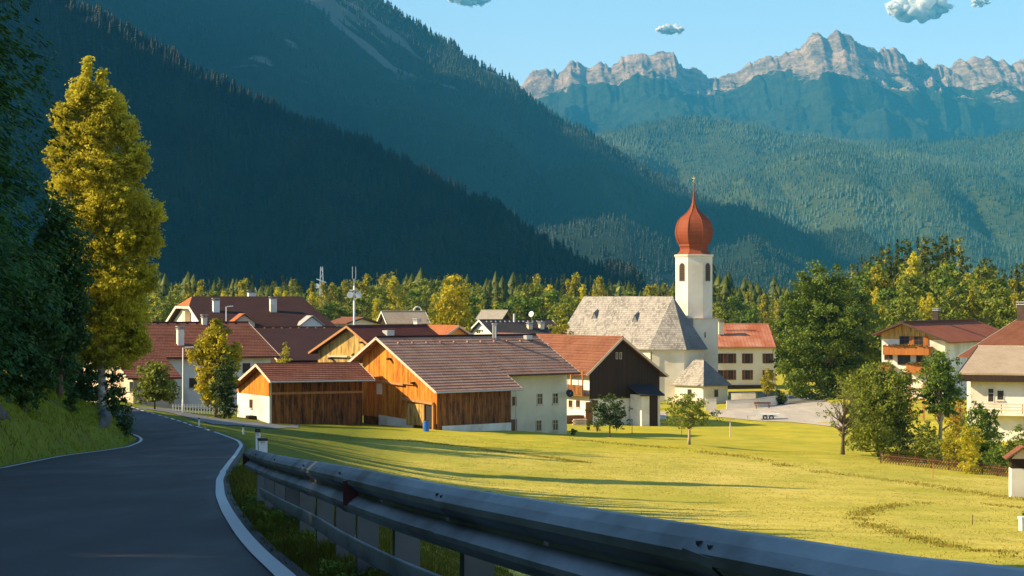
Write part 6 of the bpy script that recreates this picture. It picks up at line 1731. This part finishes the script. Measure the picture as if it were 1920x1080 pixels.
V, Fq, t_ = leafcloud(np.random.default_rng(5), [(.15,0,32/kk,.18,.15,.12,1)], 20, 12, .03, .08); np_mesh('plant', V, Fq, M['leaf_green'], e, t_)
# benches
def bench(px, py, label, w, mat, rz=0):
    g = gp(px, py); e = empty('bench', g, R(rz)); tag(e, label, 'bench')
    for s_ in (-1,1): m = MB(); m.box(s_*w*.38-.04,s_*w*.38+.04,-.2,.2,-.1,.43); m.build('leg', M[mat], e)
    m = MB()
    for j in range(3): m.box(-w/2,w/2,-.22+j*.15,-.1+j*.15,.431,.47)
    m.build('seat', M[mat], e)
    m = MB()
    for j in range(2): m.box(-w/2,w/2,.22,.25,.58+j*.16,.70+j*.16)
    m.box(-w*.38-.04,-w*.38+.04,.251,.29,.3,.86); m.box(w*.38-.04,w*.38+.04,.251,.29,.3,.86)
    m.build('backrest', M[mat], e)
M['teal_paint'] = m_noise('teal_paint', (.12,.32,.26), (.16,.4,.33), 3, .6, .1)
bench(1430, 767, 'brown wooden bench in front of the low churchyard wall', 2.2, 'wood_brown', 4)
bench(1512, 743, 'small teal bench on the grass under the chestnut', 2.0, 'teal_paint')
# flat white car trailer
g = gp(1440, 787); e = empty('trailer', g, R(-6)); tag(e, 'low white car trailer parked on the square', 'trailer')
m = MB(); m.box(-1.4,1.4,-.75,.75,.42,.5); m.box(-1.4,1.4,-.78,-.751,.40,.72); m.box(-1.4,1.4,.751,.78,.40,.72); m.box(-1.43,-1.401,-.78,.78,.40,.72); m.box(1.401,1.43,-.78,.78,.40,.72); m.build('body', M['white_paint'], e)
for s_ in (-.82,.82):
    for x_ in (-.35,.4):
        m = MB(); m.tube([(x_,s_-.07,.3),(x_,s_+.07,.3)], .3, 16); w2 = m.build('wheel', M['black'], e); m = MB(); m.tube([(x_,s_-.075,.3),(x_,s_+.075,.3)], .15, 12); m.build('rim', M['steel'], w2)
    m = MB(); m.box(-.75,.8,s_-.1,s_+.1,.62,.66); m.build('mudguard', M['white_paint'], e)
m = MB(); m.bar((-1.43,-.3,.42),(-2.4,0,.42),.07); m.bar((-1.43,.3,.42),(-2.4,0,.42),.07); m.box(-2.45,-2.35,-.05,.05,.1,.5); m.build('drawbar', M['steel'], e)
# playground frame of timber
g = P(1732, 775, 262); g.z = gz(g.x, g.y); e = empty('play_frame', g, R(-15)); tag(e, 'timber climbing frame with ladder behind the orchard trees', 'climbing frame')
m = MB()
for x_ in (-1.6,0,1.6):
    m.bar((x_,-.6,-.2),(x_,-.6,4.2),.16); m.bar((x_,.6,-.2),(x_,.6,4.2),.16)
m.bar((-1.7,-.6,3.6),(1.7,-.6,3.6),.14); m.bar((-1.7,.6,3.6),(1.7,.6,3.6),.14)
m.build('frame', M['beam'], e)
m = MB()
for z_ in np.arange(.5,3.6,.5): m.bar((-1.6,-.68,z_),(0,-.68,z_),.08)
m.build('rungs', M['beam'], e)
# rock faces beside the road at the bend and on the bank
def rock(name, label, cat, pts, seed, mat):
    """low outcrop along ground points, (x, y, height, thickness)"""
    V = []; n = 26; mm = 9; r_ = np.random.default_rng(seed)
    P0 = np.array(pts)
    s_ = np.linspace(0, len(P0)-1, n); X = np.interp(s_, range(len(P0)), P0[:,0]); Y = np.interp(s_, range(len(P0)), P0[:,1]); Hh = np.interp(s_, range(len(P0)), P0[:,2]); T0 = np.interp(s_, range(len(P0)), P0[:,3])
    for i in range(n):
        env = math.sin(math.pi*(i+.5)/n)**.4
        for j in range(mm):
            t = j/(mm-1); ang = math.pi*t
            nx = fbm(X[i]*1.4+j, Y[i]*1.4, 3, seed)-.5
            V.append((X[i]+math.cos(ang)*T0[i]*env*(1+.5*nx), Y[i]-.2*math.sin(ang), gz(X[i],Y[i])-.25+Hh[i]*env*math.sin(ang)**.6*(1+.5*nx)))
    o = np_mesh(name, np.array(V), grid_faces(mm, n), mat); tag(o, label, cat); return o
M['rock'] = m_noise('rock_violet', (.065,.055,.06), (.11,.095,.105), 1.2, .95, .8, .08, c3=(.06,.07,.03), big=.7)
rock('rock_outcrop', 'violet grey rock face at the inner bend of the road', 'rock', [(-19.4,106,.3,.2),(-19.9,111,.55,.3),(-20.7,116,.7,.35),(-21.8,121,.65,.35),(-22.8,125,.4,.3)], 3, M['rock'])
rock('rock_outcrop', 'broken rock showing through the grass bank beside the white edge line', 'rock', [(-16.6,68,.5,.3),(-17.6,74,.9,.6),(-18.4,80,.8,.5),(-18.9,86,.4,.3)], 8, M['rock'])
# cellar railing / small white things near the maple
g = ground_at((385-960)/F*225, 225); e = empty('garden_fence', g); tag(e, 'white garden fence half hidden under the yellow green maple', 'fence')
m = MB()
for x_ in np.arange(-3.2,3.3,.28): m.box(x_-.05,x_+.05,-.02,.02,0,1.0)
m.build('picket', M['white_paint'], e)
m = MB(); m.box(-3.3,3.3,.021,.06,.2,.28); m.box(-3.3,3.3,.021,.06,.72,.8); m.build('rail', M['white_paint'], e)
g = gp(307, 771, 150); e = empty('boulder', g); 
bpy.data.objects.remove(e)
# chalet garden furniture: light steps at the church
# ---------------------------------------------------------------- grass
def blades(name, X, Y, hgt, wid, mat, seed, label, cat='grass', lean=.5, per=1):
    r_ = np.random.default_rng(seed); n = len(X); Z = Hg(X, Y)
    a = r_.random(n)*6.283; h = hgt*(.5+.9*r_.random(n)); w = wid*(.6+.8*r_.random(n)); l = h*lean*r_.random(n)
    d = np.stack([np.cos(a), np.sin(a), 0*a], 1); e_ = np.stack([-np.sin(a), np.cos(a), 0*a], 1)
    B0 = np.stack([X, Y, Z-.02], 1)
    V = np.stack([B0-e_*w[:,None]/2, B0+e_*w[:,None]/2, B0+d*(l*.4)[:,None]+e_*(w*.35)[:,None]+np.stack([0*h,0*h,h*.6],1), B0+d*l[:,None]+np.stack([0*h,0*h,h],1)], 1).reshape(-1,3)
    o = np_mesh(name, V, np.arange(n*4).reshape(n,4), mat, attr=np.repeat(r_.random(n), 4))
    return tag(o, label, cat, kind='stuff')
r_ = np.random.default_rng(91)
# verge between edge line and rail, and the slope behind the rail
n = 150000; Y = 8+r_.random(n)**1.5*60
xr_i = np.interp(Y, rs, xr); X = xr_i+.06+r_.random(n)**1.5*(2.0+Y*.09)
dens = fbm(X*1.7, Y*1.7, 3, 7); ok = dens > .25+.2*(X < xr_i+.14); X, Y, dens = X[ok], Y[ok], dens[ok]
blades('verge_grass', X, Y, .12+.14*(dens-.4), .012, M['grass_blade'], 1, 'short tufted grass on the verge under the guard rail')
# weeds along the foot of the guard rail
Yw = 10+r_.random(70)*26; xe = np.interp(Yw, rs, xr); Xw = xe+.25+r_.random(70)*(.12+Yw*.012)
lob = [(x_, y_, gz(x_, y_)+.04, .10+.1*r_.random(), .10+.14*r_.random(), .06+.07*r_.random(), 1) for x_, y_ in zip(Xw, Yw)]
V, Fq, T_ = leafcloud(np.random.default_rng(12), lob, 1500, 16, .018, .05); tag(np_mesh('weeds', V, Fq, M['leaf_green'], None, T_), 'dark leafy weeds growing along the verge under the lower rail', 'weeds', kind='stuff')
n = 60000; Y = 40+r_.random(n)*100; xl_i = np.interp(Y, rs, xl); X = xl_i-.25-r_.random(n)**.8*9
ok = (fbm(X*1.1, Y*1.1, 3, 17) > .4); X, Y = X[ok], Y[ok]
blades('bank_grass', X, Y, .18, .04, M['bank_blade'], 2, 'rough shaded grass on the left bank', lean=.9)
n = 120000; Y = 36+r_.random(n)**.8*170; X = -10+r_.random(n)*(12+Y*.24)
ok = (X > np.interp(Y, rs, xr)+2.2) & (fbm(X*.9, Y*.35, 3, 27) > .42); X, Y = X[ok], Y[ok]
blades('hay_stubble', X, Y, .05, .06, M['straw'], 3, 'dry mown stubble scattered over the hay meadow', lean=1.6)
# raked rows of darker hay
def row(pts, n, wdt, seed, label, h=.12):
    q = [gp(*a) for a in pts]; q = catmull(q, 10); q = np.array([tuple(a) for a in q])
    d = np.r_[0, np.cumsum(np.linalg.norm(np.diff(q[:,:2], axis=0), axis=1))]
    r2 = np.random.default_rng(seed); s_ = r2.random(n)*d[-1]
    keep = fbm(s_*.6, s_*0+seed, 3, seed) > .42; s_ = s_[keep]; n2 = len(s_)
    X = np.interp(s_, d, q[:,0])+r2.normal(size=n2)*wdt; Y = np.interp(s_, d, q[:,1])+r2.normal(size=n2)*wdt*1.6
    return blades('hay_row', X, Y, h, .07, M['hay_dark'], seed, label, 'hay row', 1.0)
M['hay_dark'] = m_leaf('hay_dark', (.20,.17,.02), (.40,.33,.05), None, .3)
row([(1060,822),(1130,830),(1200,836),(1300,845),(1440,866),(1500,880),(1600,892),(1700,905),(1800,920),(1912,938)], 5000, .55, 5, 'thin dark hay row running across the meadow from the farmhouse')
row([(1915,952),(1850,947),(1780,944),(1720,945),(1660,952),(1615,963),(1612,975),(1650,990),(1700,1005),(1790,1026),(1900,1045)], 6000, .40, 6, 'hay row turning in a loop at the near corner of the meadow', .1)
row([(600,818),(700,824),(800,830),(900,842),(1000,855),(1100,868)], 5000, .4, 8, 'faint hay row in the shaded part of the meadow', .09)

# ================================================================ air and clouds
s = NT('haze')
pv = s.n('ShaderNodeVolumePrincipled'); pv.inputs['Color'].default_value = (*HAZE_C, 1); pv.inputs['Density'].default_value = HAZE_D; pv.inputs['Anisotropy'].default_value = 0.0
s.l(pv.outputs[0], s.out.inputs['Volume'])
m = MB(); m.box(-9500, 9500, -600, 17600, -60, 2750); o = m.build('haze', s.m); tag(o, kind='stuff', label='thin blue valley haze', cat='haze')
# clouds well behind and above the haze: heaps of small white puffs
s = NT('cloud'); d_ = s.n('ShaderNodeBsdfDiffuse'); d_.inputs[0].default_value = (.93,.92,.90,1); t_ = s.n('ShaderNodeBsdfTranslucent'); t_.inputs[0].default_value = (.93,.92,.90,1)
mx = s.n('ShaderNodeMixShader'); mx.inputs[0].default_value = .5; s.l(d_.outputs[0], mx.inputs[1]); s.l(t_.outputs[0], mx.inputs[2]); s.l(mx.outputs[0], s.out.inputs[0]); M['cloud'] = s.m
def cloud(px, py, wpx, hpx, label, seed, n=1.0):
    Y = 24000; c = P(px, py, Y); k = F/Y; rr = np.random.default_rng(seed); w, h = wpx/k/2, hpx/k/2
    V = []; Fq = []; nu_, nv_ = 22, 12
    lobes = []
    for j in range(int(80*n)):
        t = rr.random()*2-1; r_ = (1-t*t)**.5; f_ = .10+.13*rr.random()*(.4+r_)
        x_, z_ = t*w*.82, (rr.random()*1.1-.5)*h*r_*.8; R1 = w*f_*(.45+.6*r_); R3 = min(h*.5, R1*.85)*(.5+.5*r_)
        lobes.append((x_, rr.normal()*w*.25, z_, R1, R1, R3, .6))
        th, ph = np.meshgrid(np.linspace(0, 2*np.pi, nu_), np.linspace(.02, np.pi-.02, nv_))
        d = np.stack([np.sin(ph)*np.cos(th), np.sin(ph)*np.sin(th), np.cos(ph)], 2).reshape(-1, 3)
        q = d*np.array([R1*.86, R1, R3*.86])+np.array([x_, lobes[-1][1], z_])
        bump_ = fbm(q[:,0]*.013+seed*7, q[:,2]*.017+q[:,1]*.004, 5, seed)-.5
        q = q+d*(bump_*R3*.9)[:,None]
        b0 = len(V)*nu_*nv_; V.append(q); Fq.append(grid_faces(nu_, nv_)+b0)
    A_n = np.concatenate(V); F_n = np.concatenate(Fq)
    V2, F2, _ = leafcloud(rr, lobes, int(620*n), 22, 5.0, h*.16, shell=.12, up=(-1.3,-1.8,.8))
    o = np_mesh('cloud', np.concatenate([A_n, V2]), np.concatenate([F_n, F2+len(A_n)]), M['cloud'], None, None, True); o.location = c; return tag(o, label, 'cloud')
if CLOUDS:
    cloud(1722, 14, 136, 72, 'bright white cumulus high over the rocky summit', 1, 1.5)
    cloud(1256, 56, 60, 24, 'small lone cloud above the left hand rocky crest', 2)
    cloud(880, -2, 90, 34, 'thin cloud cut by the top of the picture above the dark ridge', 3)
    cloud(1838, 4, 40, 34, 'faint wisp of cloud beside the bright cumulus', 4, .3)
# ================================================================ light, sky, camera
import os
EL, AZ = R(31), R(5)            # sun elevation; degrees behind the picture plane on the left
sd = Vector((-math.cos(EL)*math.cos(AZ), -math.cos(EL)*math.sin(AZ), math.sin(EL)))
sun = bpy.data.lights.new('sun', 'SUN'); sun.energy = 5.0; sun.angle = R(.5); sun.color = (1.0, .79, .46)
so = bpy.data.objects.new('sun', sun); so.rotation_euler = sd.to_track_quat('Z', 'Y').to_euler(); so.location = (-60, -20, 80); link(so)
w = bpy.data.worlds.new('World'); bpy.context.scene.world = w; w.use_nodes = True
nt = w.node_tree; bg = nt.nodes['Background']
sky = nt.nodes.new('ShaderNodeTexSky'); sky.sky_type = 'NISHITA'; sky.sun_disc = False
sky.sun_elevation = EL
sky.sun_rotation = math.atan2(sd.x, sd.y)
sky.altitude = 900; sky.air_density = 1.0; sky.dust_density = .6; sky.ozone_density = 1.5
nt.links.new(sky.outputs[0], bg.inputs[0]); bg.inputs[1].default_value = SKY if 'SKY' in globals() else .11

cam = bpy.data.cameras.new('camera'); cam.sensor_width = 36; cam.lens = 36*F/1920
cam.shift_y = (HZ-540)/1920.0; cam.clip_start = .1; cam.clip_end = 60000
co = bpy.data.objects.new('camera', cam); co.location = (0, 0, CZ); co.rotation_euler = (R(90), 0, 0); link(co)
sc = bpy.context.scene; sc.camera = co
sc.view_settings.view_transform = 'Standard'; sc.view_settings.look = 'None'
sc.view_settings.exposure = EXPO if 'EXPO' in globals() else .45
sc.view_settings.gamma = 1.0
sc.render.engine = 'CYCLES'
cy = sc.cycles
cy.max_bounces = 6; cy.diffuse_bounces = 3; cy.glossy_bounces = 2; cy.transmission_bounces = 3; cy.volume_bounces = 1; cy.transparent_max_bounces = 8
cy.use_denoising = True; cy.caustics_reflective = False; cy.caustics_refractive = False
cy.sample_clamp_indirect = 6
bpy.context.view_layer.update()
